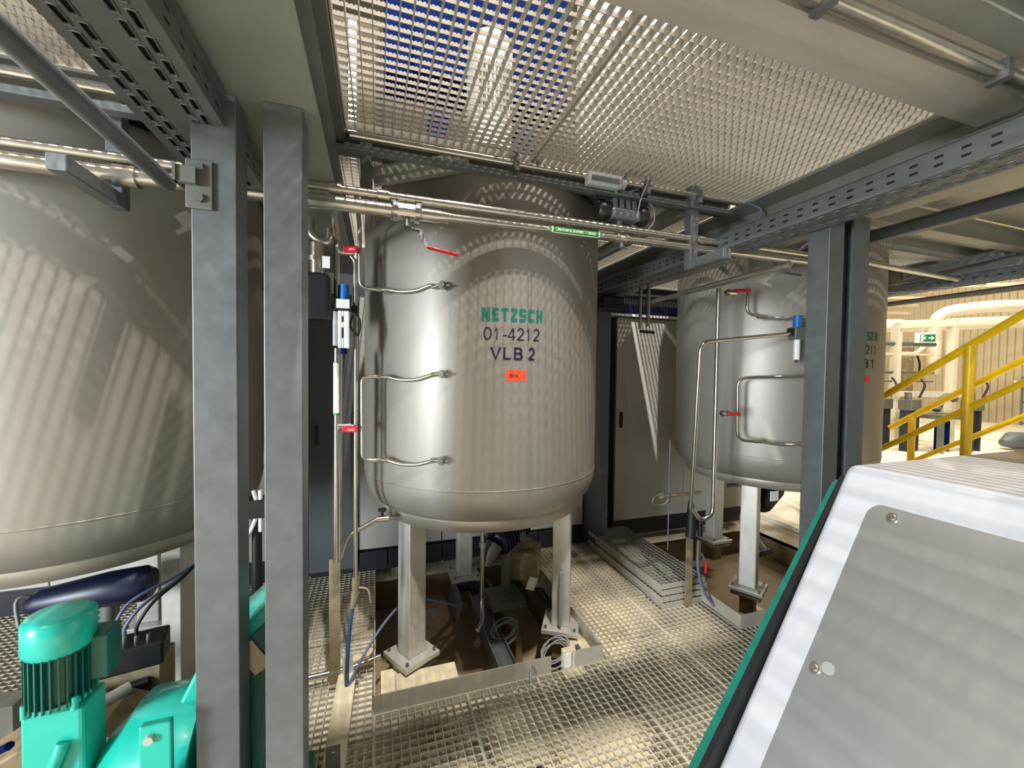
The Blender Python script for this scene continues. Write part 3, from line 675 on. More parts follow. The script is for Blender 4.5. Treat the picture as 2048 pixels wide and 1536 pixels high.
# drain valve and pipe at skirt
T = thing('drain_valve', 'small drain valve at the skirt of the centre tank', 'valve', (.03, 2.08, .77))
MB().cyl((.0, 2.08, .775), (.055, 2.08, .775), .015, n=8).build('body', 'polished_pipe', T)
MB().cyl((.055, 2.08, .775), (.14, 2.1, .765), .009).build('outlet_pipe', 'polished_pipe', T)
MB().cyl((.025, 2.08, .785), (.025, 2.08, .815), .007).cyl((.025, 2.08, .815), (.025, 2.08, .825), .02, n=10).build('hand_wheel', 'black_plastic', T)
tag(MB().box(-.215, 2.085, -.02, -.165, 2.093, .60).build('flat_post', 'rust_steel'), 'flat steel post standing on the grating under the riser pipes', 'post')
T = thing('hose_connector', 'dark hose connector at the foot of the second riser pipe', 'connector', (-.093, 2.0, .45))
MB().cyl((-.093, 2.0, .54), (-.093, 2.0, .47), .016, n=10).cyl((-.093, 2.0, .47), (-.105, 2.0, .40), .02, .012, n=10).build('body', 'rust_steel', T)
MB().tube(curve([(-.08, 2.0, .49), (-.04, 1.99, .48), (-.025, 1.98, .42)], 5), .005, 8).build('lever', 'rust_steel', T)
cable([(-.105, 2.0, .41), (-.118, 2.0, .3), (-.128, 2.0, .15), (-.13, 2.0, .03)], .009, 'blue air hose hanging to the floor left of the centre tank', 'hose_blue', 'air_hose')
cable([(-.125, 2.0, .03), (-.05, 2.07, .13), (.05, 2.19, .20), (.16, 2.31, .215), (.30, 2.37, .17), (.46, 2.42, .08)], .007, 'greyish hose arching over the pit behind the front leg', 'cable_blue', 'air_hose')
tag(MB().tube([(-.40, 2.08, .05), (-.13, 2.10, .045), (.02, 2.14, .05)], .012, 10).build('floor_pipe', 'polished_pipe'), 'thin steel pipe lying across the grating left of the pit', 'pipe')
tag(MB().tube([(-.33, 2.02, .03), (-.335, 2.02, .14)], .007, 8).build('pipe_stub', 'white_plastic'), 'small pale upright stub beside the floor pipe', 'stub')
# bracket rail lying on the floor
T = thing('bracket_rail', 'pale steel bracket rail lying on the grating with upright tabs', 'rail', (-.15, 1.85, 0))
MB().bar((-.132, 2.10, .022), (-.155, 1.50, .022), .082, .024).build('rail_bar', 'dust', T, .002)
g = MB(); plate_holes(g, -.155, -.108, .02, .125, 0, .006, [(-.137, -.127, .092, .102)]); g.v = [(a, 2.08+c, b) for a, b, c in g.v]; g.build('upright_tab', 'leg_steel', T)
g = MB(); plate_holes(g, -.175, -.125, .02, .12, 0, .006, [(-.155, -.143, .09, .102)]); g.v = [(a, 1.585+c, b) for a, b, c in g.v]; g.build('upright_tab', 'galvanised_dark', T)
tag(MB().bar((-.18, 2.13, .03), (-.02, 2.19, .03), .05, .05).build('cross_strut', 'dust'), 'dusty short strut from the bracket rail to the pit edge', 'strut')

# ------------------------------------------------------------------ inside the centre pit
tag(MB().box(.60, 1.86, -.12, .70, 2.74, -.05).box(.60, 1.86, -.05, .607, 2.74, -.02).box(.693, 1.86, -.05, .70, 2.74, -.02).build('pit_channel', 'galvanised'), 'steel channel spanning the pit under the centre tank', 'channel')
T = thing('drain_trough', 'brown drain trough in the right half of the pit', 'trough', (.95, 2.5, -.46))
g = MB(); P = [(.80, -.46), (1.10, -.46), (1.12, -.10), (1.09, -.10), (1.07, -.40), (.86, -.40), (.83, -.10), (.80, -.10)]
g.prism(P, lambda a, b, t: (a, t, b), 2.28, 3.02); g.build('trough_body', 'pit_brown', T)
MB().box(.845, 2.3, -.405, 1.085, 3.0, -.30).build('sludge_bed', 'sludge', T)
T = thing('drain_pipe', 'steel outlet pipe from the centre tank bottom into the pit', 'pipe', (.60, 2.35, .07))
MB().tube(bend([(.605, 2.36, .72), (.605, 2.36, .10), (.59, 2.28, .04), (.55, 2.24, .02)], .06), .014, 10).build('tube_run', 'polished_pipe', T)
MB().cyl((.605, 2.36, .45), (.605, 2.36, .48), .022, n=12).build('coupling', 'polished_pipe', T)
T = thing('pump_motor', 'navy pump motor under the centre tank', 'motor', (.80, 2.5, .35))
MB().tube([(.70, 2.42, .43), (.71, 2.43, .435), (.92, 2.56, .50), (.95, 2.58, .51)], [.06, .085, .085, .06], 18).build('motor_body', 'navy_paint', T)
g = MB()
for i in range(9):
    t = i/8; c = Vector((.73+.17*t, 2.44+.105*t, .44+.055*t)); d = Vector((.24, .15, .075)).normalized(); g.cyl(c, c+d*.006, .096, n=18)
g.build('cooling_fins', 'navy_paint', T)
MB().box(.86, 2.40, .44, .90, 2.47, .49).build('terminal_box', 'galvanised', T, .004)
MB().tube([(.70, 2.42, .43), (.66, 2.40, .38), (.63, 2.38, .32)], [.055, .05, .03], 12).build('pump_head', 'galvanised_dark', T)
MB().box(.68, 2.38, .02, .90, 2.60, .06).cyl((.80, 2.5, .06), (.80, 2.5, .36), .03).build('motor_stand', 'galvanised_dark', T)
tag(MB().cbox((.885, 2.25, .235), .055, .004, .075, Matrix.Rotation(R(20), 3, 'Y')).build('paper_tag', 'white_plastic'), 'white paper tag hanging below the navy motor', 'tag')
T = thing('gear_housing', 'beige steel housing behind the white paper tag', 'housing', (.98, 2.62, .15))
MB().cbox((.98, 2.62, .20), .20, .22, .20, Matrix.Rotation(R(-28), 3, 'Z')).build('body', 'rust_steel', T, .02)
MB().cyl((.98, 2.62, .30), (.98, 2.62, .34), .05).build('lid', 'rust_steel', T)
tag(MB().box(.545, 2.80, -.05, .675, 3.03, .01).build('foot_block', 'plinth_dark'), 'dark block under the rear leg of the centre tank', 'block')
tag(MB().cbox((.505, 2.72, -.07), .02, .30, .16, Matrix.Rotation(R(14), 3, 'Y')).build('foot_gusset', 'galvanised'), 'slanted steel gusset beside the rear foot block', 'gusset')
def coil(c, r, n, label, m='cable_grey'):
    pts = []
    for i in range(n*14):
        a = i*2*math.pi/14; q = r*(1+.16*math.sin(i*.37)); pts.append((c[0]+q*math.cos(a), c[1]+.5*q*math.sin(a), c[2]+.55*q*math.sin(a+.6)+.02*math.sin(i*.2)))
    o = MB().tube(pts, .0045, 6).build('cable_coil', m); return tag(o, label, 'cable')
coil((.72, 2.26, -.03), .075, 5, 'coil of grey cable hanging on the pit channel')
coil((.93, 2.0, -.03), .075, 6, 'coil of grey cable left of the junction box at the pit edge')
cable([(.66, 2.3, .02), (.68, 2.2, -.06), (.66, 2.05, -.1), (.70, 1.9, -.05), (.72, 1.84, .06), (.71, 1.80, .0)], .004, 'thin grey cable from the coil over the toe plate')
cable([(1.02, 2.05, .0), (.99, 1.98, .02), (.95, 1.90, .05), (.94, 1.85, .02), (.945, 1.83, -.03)], .005, 'pale cable running down beside the junction box')
T = thing('junction_box', 'pale steel junction box in the gap of the toe plate', 'box', (.96, 1.87, -.02))
MB().box(.905, 1.845, -.03, .975, 1.875, .085).build('box_body', 'dust', T, .003)
MB().box(.915, 1.838, .0, .945, 1.845, .07).build('cover', 'white_plastic', T)
MB().box(.982, 1.845, -.03, 1.0, 1.87, .09).build('side_rail', 'galvanised', T)
MB().box(.89, 1.78, -.02, 1.0, 1.845, -.005).build('base_tray', 'dust', T)
tag(MB().cyl((1.005, 2.10, .05), (1.005, 2.10, .36), .010).build('conduit_stub', 'cable_grey'), 'short grey conduit beside the right front leg', 'conduit')
tag(MB().cbox((.24, 2.02, -.03), .30, .12, .03).cbox((.10, 2.05, -.05), .16, .2, .03).build('foot_pad', 'dust', None, .004), 'dusty concrete pad under the left front leg', 'pad')
T = thing('hanging_bracket', 'small pale clips hanging behind the left front leg', 'bracket', (.30, 2.3, .12))
MB().box(.29, 2.28, .11, .33, 2.29, .17).build('clip_plate', 'galvanised', T); MB().box(.265, 2.28, .05, .275, 2.29, .17).build('strip', 'galvanised', T)

# ------------------------------------------------------------------ pipes of the right tank
RQ = 'thin steel pipes beside the right tank'
pipe('riser_pipe', [(1.925, 1.93, 2.02), (1.925, 1.93, .66), (1.85, 1.95, .62), (1.80, 1.96, .70)], .0125, 'tall riser pipe in front of the right tank ending in a U bend', group=RQ, rad=.06)
pipe('riser_pipe', [(2.36, 1.80, 1.757), (1.68, 1.80, 1.68), (1.75, 1.92, .72)], .0115, 'thin pipe turning from the right regulator down to the floor post', group=RQ, rad=.06)
pipe('sample_pipe', [(2.44, 1.77, 1.505), (2.36, 1.84, 1.497), (2.165, 2.0, 1.487), (2.175, 2.0, 1.09), (2.28, 1.95, 1.085)], .0095, 'C-shaped sample pipe on the right tank', group=RQ, rad=.06)
pipe('sample_pipe', [(2.2, 1.97, 2.05), (2.19, 1.97, 1.885), (2.32, 1.93, 1.87)], .0095, 'short bent sample pipe high on the right tank', group=RQ, rad=.05)
for pz_, lb in ((1.085, 'lower'), (1.87, 'upper')):
    T = thing('sample_hose', lb+' braided hose to the right tank, left of the columns', 'hose', (2.4, 1.87, pz_), 'braided sample hoses')
    MB().tube(curve([(2.30, 1.945, pz_), (2.38, 1.885, pz_-.012), (2.48, 1.82, pz_-.005), (2.58, 1.80, pz_+.012)], 6), .009, 10).build('hose_tube', 'hose_braid', T)
    MB().cyl((2.265, 1.955, pz_), (2.31, 1.94, pz_), .0115, n=10).build('end_fitting', 'polished_pipe', T)
valve((2.03, 1.96, 1.268), (1, .1, 0), .030, 'ball valve with red grip halfway up the right riser', (0, -1, 0), (1, 0, -.05), hlen=.085, hw=.022)
valve((2.03, 1.94, 2.0), (1, 0, 0), .034, 'ball valve with red grip at the top of the right riser', (0, -1, .2), (1, 0, .06), hlen=.11, hw=.024)
valve((1.742, 1.375, 2.0), (.05, 1, 0), .028, 'ball valve with bare steel lever under the pipes at the right tank', (0, 0, -1), (1, .1, 0), 'galvanised', .12, .010)
pipe('branch_pipe', [(1.78, 2.27, 2.0), (1.74, 1.36, 2.0)], .012, 'upper of two pipes running away beside the right tank', group=RQ)
pipe('branch_pipe', [(1.66, 2.2, 1.965), (1.66, 1.6, 1.965), (1.68, 1.3, 1.975)], .012, 'lower of two pipes running away beside the right tank', group=RQ)
T = thing('air_regulator', 'filter regulator with blue cap at the left edge of the right column', 'regulator', (2.40, 1.80, 1.6))
MB().cyl((2.40, 1.80, 1.795), (2.40, 1.80, 1.865), .024, .022, n=18).build('blue_cap', 'blue_plastic', T)
MB().box(2.36, 1.775, 1.72, 2.44, 1.825, 1.795).build('valve_block', 'galvanised', T, .004)
MB().cyl((2.40, 1.80, 1.60), (2.40, 1.80, 1.72), .017).build('bowl', 'white_plastic', T)
MB().cyl((2.40, 1.80, 1.58), (2.40, 1.80, 1.60), .007).build('drain_plug', 'black_plastic', T)
MB().box(2.335, 1.785, 1.74, 2.36, 1.815, 1.785).build('side_port', 'black_plastic', T)
# floor post with taped hose by the right pit
T = thing('hose_post', 'weathered steel post with black tape and a blue hose by the loose stack', 'post', (1.93, 2.11, 0))
MB().box(1.895, 2.105, 0, 1.945, 2.113, .62).build('flat_bar', 'rust_steel', T)
MB().tube([(1.905, 2.09, .46), (1.915, 2.09, .52), (1.915, 2.09, .62), (1.90, 2.09, .70)], [.03, .034, .032, .012], 10).build('tape_wrap', 'black_rubber', T)
MB().tube([(1.965, 2.07, .47), (1.965, 2.07, .60)], .016, 8).build('black_sleeve', 'black_rubber', T)
T = thing('small_valve', 'small hose valve with red-tipped lever on the weathered post', 'valve', (1.97, 2.08, .35))
MB().cyl((1.965, 2.08, .44), (1.965, 2.08, .33), .014, n=8).build('body', 'polished_pipe', T)
MB().cyl((1.975, 2.07, .36), (2.01, 2.06, .30), .008).build('lever', 'galvanised', T)
MB().cyl((2.01, 2.06, .30), (2.008, 2.06, .23), .009).build('lever_tip', 'red_plastic', T)
cable([(1.96, 2.08, .33), (1.965, 2.07, .22), (2.0, 2.05, .1), (2.06, 2.03, .02), (2.09, 2.03, -.03)], .010, 'pale blue hose curving from the small valve into the right pit', 'cable_blue', 'air_hose')
T = thing('wheel_valve', 'dark valve assembly on a thin rod left of the right tank legs', 'valve', (1.80, 2.15, .70))
MB().cyl((1.72, 2.15, .72), (2.1, 2.22, .70), .011).build('spindle', 'rust_steel', T)
MB().tube([(1.72+.06*math.cos(a), 2.15, .70+.035*math.sin(a)) for a in [i*math.pi/8 for i in range(17)]], .007, 6).build('hand_wheel', 'galvanised_dark', T)
MB().cyl((1.80, 2.17, .36), (1.80, 2.17, 1.08), .004).build('thin_rod', 'galvanised', T)
T = thing('drain_pipe', 'steel outlet pipe hooking under the right tank', 'pipe', (2.6, 2.25, .2))
MB().tube(bend([(2.55, 2.25, .72), (2.55, 2.25, .22), (2.68, 2.25, .18)], .06), .014, 10).build('tube_run', 'polished_pipe', T)
MB().cyl((2.68, 2.25, .18), (2.8, 2.25, .19), .02, n=10).build('end_valve', 'black_plastic', T)
MB().cyl((2.42, 2.3, .70), (2.75, 2.25, .71), .014).build('cross_pipe', 'polished_pipe', T)
T = thing('pump_motor', 'dark pump motor under the right tank with a pale name plate', 'motor', (2.9, 2.35, .45))
MB().tube([(2.72, 2.3, .56), (2.74, 2.3, .56), (3.0, 2.42, .60)], [.05, .09, .09], 16).build('motor_body', 'plinth_dark', T)
MB().box(2.69, 2.17, .60, 2.76, 2.18, .67).build('name_plate', 'white_plastic', T)
MB().tube(curve([(2.72, 2.32, .55), (2.66, 2.34, .42), (2.74, 2.36, .25), (2.88, 2.4, .12)], 6), .05, 12).build('suction_bend', 'leg_steel', T)
tag(MB().box(2.15, 1.9, -.12, 3.5, 2.0, -.06).build('pit_channel', 'rust_steel'), 'rusty channel across the right pit', 'channel')

# ------------------------------------------------------------------ white machine hood at right front
T = thing('machine_hood', 'white sloping machine hood with recessed brushed plate, close at right', 'machine', (1.4, .3, 0))
Yb = .80
def slope_x(z): return 1.274+.59*(z-1.251)
P = [(1.274, 1.251), (2.7, 1.256), (2.7, .2), (slope_x(.2), .2)]
g = MB(); g.prism(P, lambda a, b, t: (a, t, b), -.7, Yb); g.build('hood_shell', 'hood_white', T, .022, 4)
nrm = Vector((-1, 0, .59)).normalized(); 
def on(y, z, h): return Vector((slope_x(z), y, z))+nrm*h
# brushed plate with rounded upper corner
pl = []; yT, zT, rr = .707, 1.172, .03
E1 = [(-.6, zT-.0), (yT-rr, zT)]
for k in range(7):
    a = math.pi/2*(1-k/6); E1.append((yT-rr+rr*math.cos(a), zT-rr+rr*math.sin(a)))
E1 += [(yT, .25), (-.6, .25)]
V, F = tri_poly(E1); n_ = len(V); g = MB()
g.add([on(y, z, .0) for y, z, c in V]+[on(y, z, .004) for y, z, c in V], [tuple(n_+i for i in f) for f in F]+[(i, (i+1) % n_, n_+(i+1) % n_, n_+i) for i in range(n_)])
PLT = g.build('brushed_plate', 'brushed_plate', T)
for y, z in ((.652, 1.151), (.682, .797)):
    c = on(y, z, .004); MB().cyl(c, c+nrm*.003, .012, n=20).cyl(c+nrm*.003, c+nrm*.007, .009, .007, n=20).build('cover_screw', 'polished_pipe', PLT)
c = on(.657, .811, .0045); MB().cyl(c, c+nrm*.0008, .014, n=20).build('plug', 'cable_grey', PLT)
g = MB(); g.prism([(1.275, 1.213), (2.68, 1.22), (2.68, .22), (.604, .22)], lambda a, b, t: (a, t, b), Yb, .816); g.build('gasket', 'black_rubber', T)
g = MB(); g.prism([(1.31, 1.175), (1.326, 1.186), (2.7, 1.2), (2.7, .2), (.626, .2)], lambda a, b, t: (a, t, b), .816, .862); g.build('green_frame', 'green_paint_dark', T)
g = MB(); g.box(.75, -.65, -.04, 2.6, .75, .2); g.build('machine_base', 'green_paint_dark', T)

# ------------------------------------------------------------------ green pump drive at left front
T = thing('pump_drive', 'green pump drive with upright finned motor, close at bottom left', 'machine', (-.75, 1.34, 0))
cx, cy = -.774, 1.344
MB().lathe(cx, cy, [(.001, .874), (.05, .873), (.063, .869), (.069, .860), (.070, .79), (.066, .785), (.064, .78)], 40).build('fan_cowl', 'green_paint', T)
g = MB(); g.cyl((cx, cy, .645), (cx, cy, .785), .054, n=32)
for i in range(28):
    a = 2*math.pi*i/28; v = Vector((math.cos(a), math.sin(a), 0)); g.cbox((cx+v.x*.057, cy+v.y*.057, .715), .018, .0035, .135, Matrix.Rotation(a, 3, 'Z'))
g.build('finned_body', 'green_paint_dark', T)
MB().cyl((cx, cy, .645), (cx, cy, .657), .062, n=28).cyl((cx, cy, .634), (cx, cy, .645), .05, n=24).build('motor_flange', 'green_paint', T)
g = MB()
for sx in (-1, 1):
    for sy in (-1, 1): g.cyl((cx+sx*.048, cy+sy*.040, .634), (cx+sx*.048, cy+sy*.040, .668), .008, n=8)
tag(g.build('flange_studs', 'green_paint', T), kind='stuff')
MB().box(cx+.045, cy-.01, .68, cx+.10, cy+.06, .80).build('terminal_box', 'green_paint_dark', T, .006)
MB().box(-.830, 1.30, .20, -.709, 1.40, .636).build('gear_block', 'green_paint', T, .008)
MB().tube(curve([(-.765, 1.297, .43), (-.765, 1.29, .49), (-.75, 1.288, .535), (-.745, 1.295, .56)], 5), .013, 10).build('lifting_lug', 'green_paint', T)
MB().tube([(-.70, 1.40, .37), (-.66, 1.40, .37), (-.63, 1.40, .37), (-.47, 1.40, .37)], [.11, .15, .19, .19], 36).build('bearing_drum', 'green_paint', T)
B = MB().box(-.542, 1.185, .20, -.478, 1.205, .636).build('bracket_ear', 'green_paint', T, .004)
MB().cyl((-.520, 1.185, .605), (-.520, 1.175, .605), .011, n=6).build('bolt', 'leg_steel', B)
g = MB(); g.prism([(-.53, .2), (-.265, .2), (-.265, .845), (-.28, .838), (-.318, .80), (-.485, .645), (-.53, .55)], lambda a, b, t: (a, t, b), 1.36, 1.62); H = g.build('belt_guard', 'green_paint', T, .008)
g = MB(); g.prism([(-.475, .2), (-.268, .2), (-.268, .785), (-.318, .745), (-.475, .60)], lambda a, b, t: (a, t, b), 1.354, 1.36); g.build('guard_panel', 'green_paint_dark', H)
for i in range(8): MB().bar((-.46+i*.024, 1.351, .2), (-.40+i*.024, 1.351, .55+i*.018), .006, .007, (0, 1, 0)).build('louver', 'green_paint_dark', H)
MB().cbox((-.342, 1.349, .655), .05, .004, .095, Matrix.Rotation(R(-33), 3, 'Y')).build('paper_card', 'card_beige', H)
MB().box(-.95, 1.22, .0, -.2, 1.50, .2).build('base_frame', 'green_paint_dark', T)
# dark motor and fittings behind the drive
T = thing('pump_motor', 'navy pump motor under the left tank behind the green drive', 'motor', (-1.05, 2.1, .5))
MB().tube([(-1.24, 2.0, .60), (-1.20, 2.0, .61), (-1.0, 2.0, .63), (-.885, 2.0, .635), (-.862, 2.0, .635)], [.03, .05, .065, .068, .055], 18).build('motor_body', 'navy_paint', T)
MB().box(-1.0, 2.0, .56, -.93, 2.05, .62).build('terminal_box', 'galvanised', T, .004)
MB().cyl((-1.05, 2.1, 0), (-1.05, 2.1, .6), .03).build('pedestal', 'galvanised_dark', T)
MB().tube(curve([(-1.2, 2.02, .62), (-1.26, 1.98, .64), (-1.24, 1.95, .55)], 5), .006, 7).build('motor_cable', 'cable_grey', T)
T = thing('terminal_rail', 'black terminal box with cables behind the green motor', 'box', (-.83, 1.85, .4))
MB().cbox((-.84, 1.80, .475), .20, .12, .085, Matrix.Rotation(R(12), 3, 'Z')).build('box_body', 'black_plastic', T, .008)
MB().box(-.90, 1.735, .455, -.865, 1.74, .475).build('type_plate', 'white_plastic', T)
for i in range(4): MB().cyl((-.89+i*.035, 1.79, .517), (-.89+i*.035, 1.79, .54), .008, n=8).build('cable_gland', 'polished_pipe', T)
MB().cyl((-.86, 1.76, .36), (-.78, 1.78, .37), .018).build('black_rod', 'black_rubber', T)
MB().box(-.93, 1.78, 0, -.75, 1.9, .43).build('pedestal', 'rust_steel', T)
for i, (dx, hh) in enumerate(((0, .10), (.035, .08), (.07, .09))):
    cable([(-.89+dx, 1.79, .54), (-.885+dx, 1.79, .58), (-.85+dx, 1.82, .55+hh), (-.78+dx*.5, 1.95, .62+hh*.4), (-.74, 2.08, .66)], .006, ['left grey cable arching from the black terminal box', 'middle grey cable arching from the black terminal box', 'right grey cable arching from the black terminal box'][i], 'cable_blue' if i < 2 else 'black_rubber')
T = thing('feed_chute', 'brown dusty steel chute behind the green motor', 'chute', (-.95, 1.75, .05))
g = MB(); g.prism([(-1.2, .1), (-.72, .1), (-.72, .36), (-.80, .40), (-.98, .40), (-1.2, .28)], lambda a, b, t: (a, t, b), 1.52, 1.72); g.build('chute_body', 'pit_brown', T, .01)
MB().cyl((-.90, 1.6, .40), (-.80, 1.70, .41), .02).build('chute_pipe', 'leg_steel', T)
tag(MB().box(-2.2, 1.70, .30, -1.10, 1.78, .42).build('floor_channel', 'galvanised_dark'), 'grey channel at the left frame edge under the left tank', 'channel')
cable([(-1.08, 1.45, .42), (-1.0, 1.42, .46), (-.93, 1.40, .50), (-.90, 1.38, .52)], .01, 'blue cable at the lower left frame corner', 'blue_paint')
T = thing('cable_glands', 'white cable ends behind the column gap', 'cable', (-.50, 2.0, .75))
MB().tube(curve([(-.505, 2.0, .98), (-.49, 2.0, .9), (-.51, 2.0, .82), (-.54, 2.0, .76)], 5), .008, 8).build('white_cable', 'white_plastic', T)
MB().cyl((-.478, 2.0, .80), (-.478, 2.0, .98), .009, n=8).build('chain_cable', 'white_plastic', T)
MB().box(-.57, 1.99, .86, -.45, 2.06, .94).build('holder', 'black_plastic', T)
MB().cyl((-.50, 2.03, 0), (-.50, 2.03, .86), .02).build('stand', 'black_plastic', T)
# dark gear left of the centre tank, up high
T = thing('valve_actuator', 'dark actuator with clear bowl behind the right column of the left pair', 'actuator', (-.28, 1.95, 1.9))
MB().box(-.33, 1.93, 1.72, -.20, 2.02, 1.92).build('switch_box', 'black_plastic', T, .01)
MB().tube(bend([(-.28, 1.98, 2.16), (-.28, 1.96, 2.08), (-.20, 1.96, 2.05), (-.20, 1.97, 2.12)], .04), .018, 10).build('bent_tube', 'polished_pipe', T)
MB().cyl((-.25, 1.96, 1.92), (-.25, 1.96, 2.05), .03, n=10).cyl((-.25, 1.96, 1.97), (-.25, 1.96, 1.99), .042, n=10).build('valve_body', 'polished_pipe', T)
MB().box(-.225, 1.925, 1.94, -.195, 1.93, 1.99).build('type_plate', 'white_plastic', T)

T = thing('drop_valve', 'pair of thin steel drop pipes with dark tips above the tall pale cabinet', 'valve', (1.9, 2.6, 1.8))
MB().cyl((1.86, 2.6, 1.84), (1.86, 2.6, 2.2), .012).cyl((1.93, 2.6, 1.86), (1.93, 2.6, 2.2), .014).build('drop_pipe', 'polished_pipe', T)
MB().cyl((1.85, 2.58, 1.82), (1.97, 2.58, 1.815), .012).build('dark_tip', 'black_plastic', T)
tag(MB().box(1.66, 2.78, 2.0, 1.84, 2.9, 2.11).build('switch_box', 'black_plastic', None, .01), 'black switch box under the far end of the long cable tray', 'box')
# ------------------------------------------------------------------ yellow stairs
SD = Vector((.187, .812, -.553))
def stair_rail(p, q, label, ends, posts):
    T = thing('stair_railing', label, 'railing', (p[0], p[1], 0), 'yellow stair railings')
    p, q = Vector(p), Vector(q)
    MB().tube([p+SD*ends[0], p+SD*ends[1]], .030, 12).build('top_rail', 'yellow_paint', T)
    MB().tube([q+SD*ends[0], q+SD*ends[1]], .024, 12).build('mid_rail', 'yellow_paint', T)
    for t in posts:
        a = p+SD*t; b = a+Vector((0, 0, -1.05)); MB().cyl(b, a, .033, n=12).build('post', 'yellow_paint', T)
    MB().bar(q+SD*ends[0]+Vector((0, 0, -.80)), q+SD*ends[1]+Vector((0, 0, -.80)), .012, .2).build('stringer', 'yellow_paint', T)
    return T
stair_rail((4.42, 1.918, 1.76), (4.42, 1.905, 1.272), 'nearer yellow stair railing in the right background', (-1.0, 1.9), (-.95, 0, 1.85))
stair_rail((5.524, 2.385, 1.417), (5.526, 2.37, .916), 'farther yellow stair railing in the right background', (-1.2, .9), (-1.2, .62))
for i in range(6):
    t = -.9+i*.36; a = Vector((4.52, 1.945, .62))+SD*t; b = Vector((5.36, 2.155, .62))+SD*t
    if a.z > .08: tag(MB().bar(a, b, .24, .03).build('stair_tread', 'galvanised'), ['first', 'second', 'third', 'fourth', 'fifth', 'sixth'][i]+' tread from the top of the yellow stairs', 'tread', 'treads of the yellow stairs')

# ------------------------------------------------------------------ platform at top right
hbeam((4.15, .2), (4.15, 3.6), .12, 2.20, 2.42, 'steel beam of the neighbouring platform above the stairs', 'beam_steel')
hbeam((2.1, 1.46), (4.1, 1.46), .07, 2.31, 2.42, 'cross joist of the neighbouring platform, nearer one', 'beam_steel', .008, .008)
hbeam((2.1, 1.76), (4.1, 1.76), .07, 2.31, 2.42, 'cross joist of the neighbouring platform, farther one', 'beam_steel', .008, .008)
hbeam((2.42, -.4), (2.42, 1.9), .05, 2.19, 2.25, 'slim white-edged angle beam beyond the right tray', 'galvanised', .006, .006)
tag(MB().box(2.11, -.6, 2.425, 4.2, 1.42, 2.437).build('deck_plate', 'beam_steel'), 'plain grey deck plate of the neighbouring platform at top right', 'plate')
pipe('conduit', [(2.7, 1.70, 2.2), (4.25, 1.79, 2.20)], .018, 'bright pipe crossing under the neighbouring platform at right', 'conduit')
tag(MB().bar((3.62, 1.95, 2.24), (4.05, 1.55, 2.36), .05, .06).build('brace', 'galvanised'), 'sloping brace beside the right tank top', 'brace')
tag(MB().bar((3.5, 2.2, 2.16), (4.1, 1.9, 2.2), .05, .05).build('brace', 'galvanised'), 'lower sloping brace beside the right tank top', 'brace')
pipe('conduit', [(4.0, 2.9, 2.10), (4.0, .9, 2.10)], .022, 'pipe running under the far right cable tray', 'conduit')

# ------------------------------------------------------------------ hall background, right
HG = 'white steel frame posts in the hall'
for x, y, h_, lb in ((10.9, 5.92, 2.62, 'white post left of the exit sign'), (12.06, 5.52, 2.8, 'white post right of the exit sign'), (15.2, 8.2, 2.9, 'white post far behind the exit sign')):
    tag(MB().box(x-.07, y-.07, 0, x+.07, y+.07, h_).build('frame_post', 'duct_white'), lb, 'post', HG)
tag(MB().bar((10.9, 5.92, 2.65), (12.1, 5.52, 2.72), .18, .14).build('frame_girder', 'duct_white'), 'white girder carrying the exit sign', 'girder')
tag(MB().bar((10.7, 5.75, 1.15), (12.3, 5.3, 1.15), .08, .12).build('frame_girder', 'duct_white'), 'low white girder across the equipment in the hall', 'girder')
T = thing('exit_sign', 'green and white emergency exit sign with arrow hanging in the hall', 'sign', (11.35, 5.75, 2.2))
ex = Vector((11.36, 5.62, 2.37)); ux = Vector((math.cos(R(-28)), math.sin(R(-28)), 0)).normalized(); un = Vector((ux.y, -ux.x, 0)); uz = Vector((0, 0, 1))
def sgn(u, v, h=0): return tuple(ex+ux*u*.8+uz*v*.8+un*h)
def sgn_box(u0, u1, v0, v1, h0, h1): return MB().prism([(u0, v0), (u1, v0), (u1, v1), (u0, v1)], lambda a, b, t: sgn(a, b, t), h0, h1)
sgn_box(-.27, .22, -.13, .15, -.03, 0).build('sign_body', 'label_white', T)
F_ = sgn_box(-.16, .20, -.10, .10, 0, .006).build('green_field', 'exit_green', T)
g = MB(); g.add([sgn(.03, -.016, .009), sgn(.115, -.016, .009), sgn(.115, .016, .009), sgn(.03, .016, .009)], [(0, 1, 2, 3)])
g.add([sgn(.10, -.06, .009), sgn(.175, 0, .009), sgn(.10, .06, .009)], [(0, 1, 2)]).build('arrow', 'label_white', F_)
g = MB(); g.add([sgn(-.145, -.09, .009), sgn(-.10, -.09, .009), sgn(-.10, .09, .009), sgn(-.145, .09, .009)], [(0, 1, 2, 3)])
for pl_ in ([(-.08, .05), (-.055, .05), (-.055, .08), (-.08, .08)], [(-.085, -.02), (-.05, -.02), (-.045, .042), (-.08, .042)], [(-.085, -.02), (-.07, -.02), (-.10, -.085), (-.115, -.08)], [(-.065, -.02), (-.05, -.02), (-.02, -.05), (-.03, -.06)], [(-.05, .035), (-.015, .005), (-.02, -.005), (-.055, .02)]):
    V, Fc = tri_poly(pl_); g.add([sgn(a, b, .009) for a, b, c in V], Fc)
g.build('running_figure', 'label_white', F_)
MB().cyl(sgn(-.1, .15, -.015), sgn(-.1, .40, -.015), .01).cyl(sgn(.15, .15, -.015), sgn(.15, .40, -.015), .01).build('hanger_rod', 'duct_white', T)
pipe('air_duct', [(9.9, 8.0, 2.76), (13.0, 6.7, 2.82), (17.3, 4.8, 3.05)], .15, 'thick white duct running level across the hall', 'duct', 'duct_white', n=20)
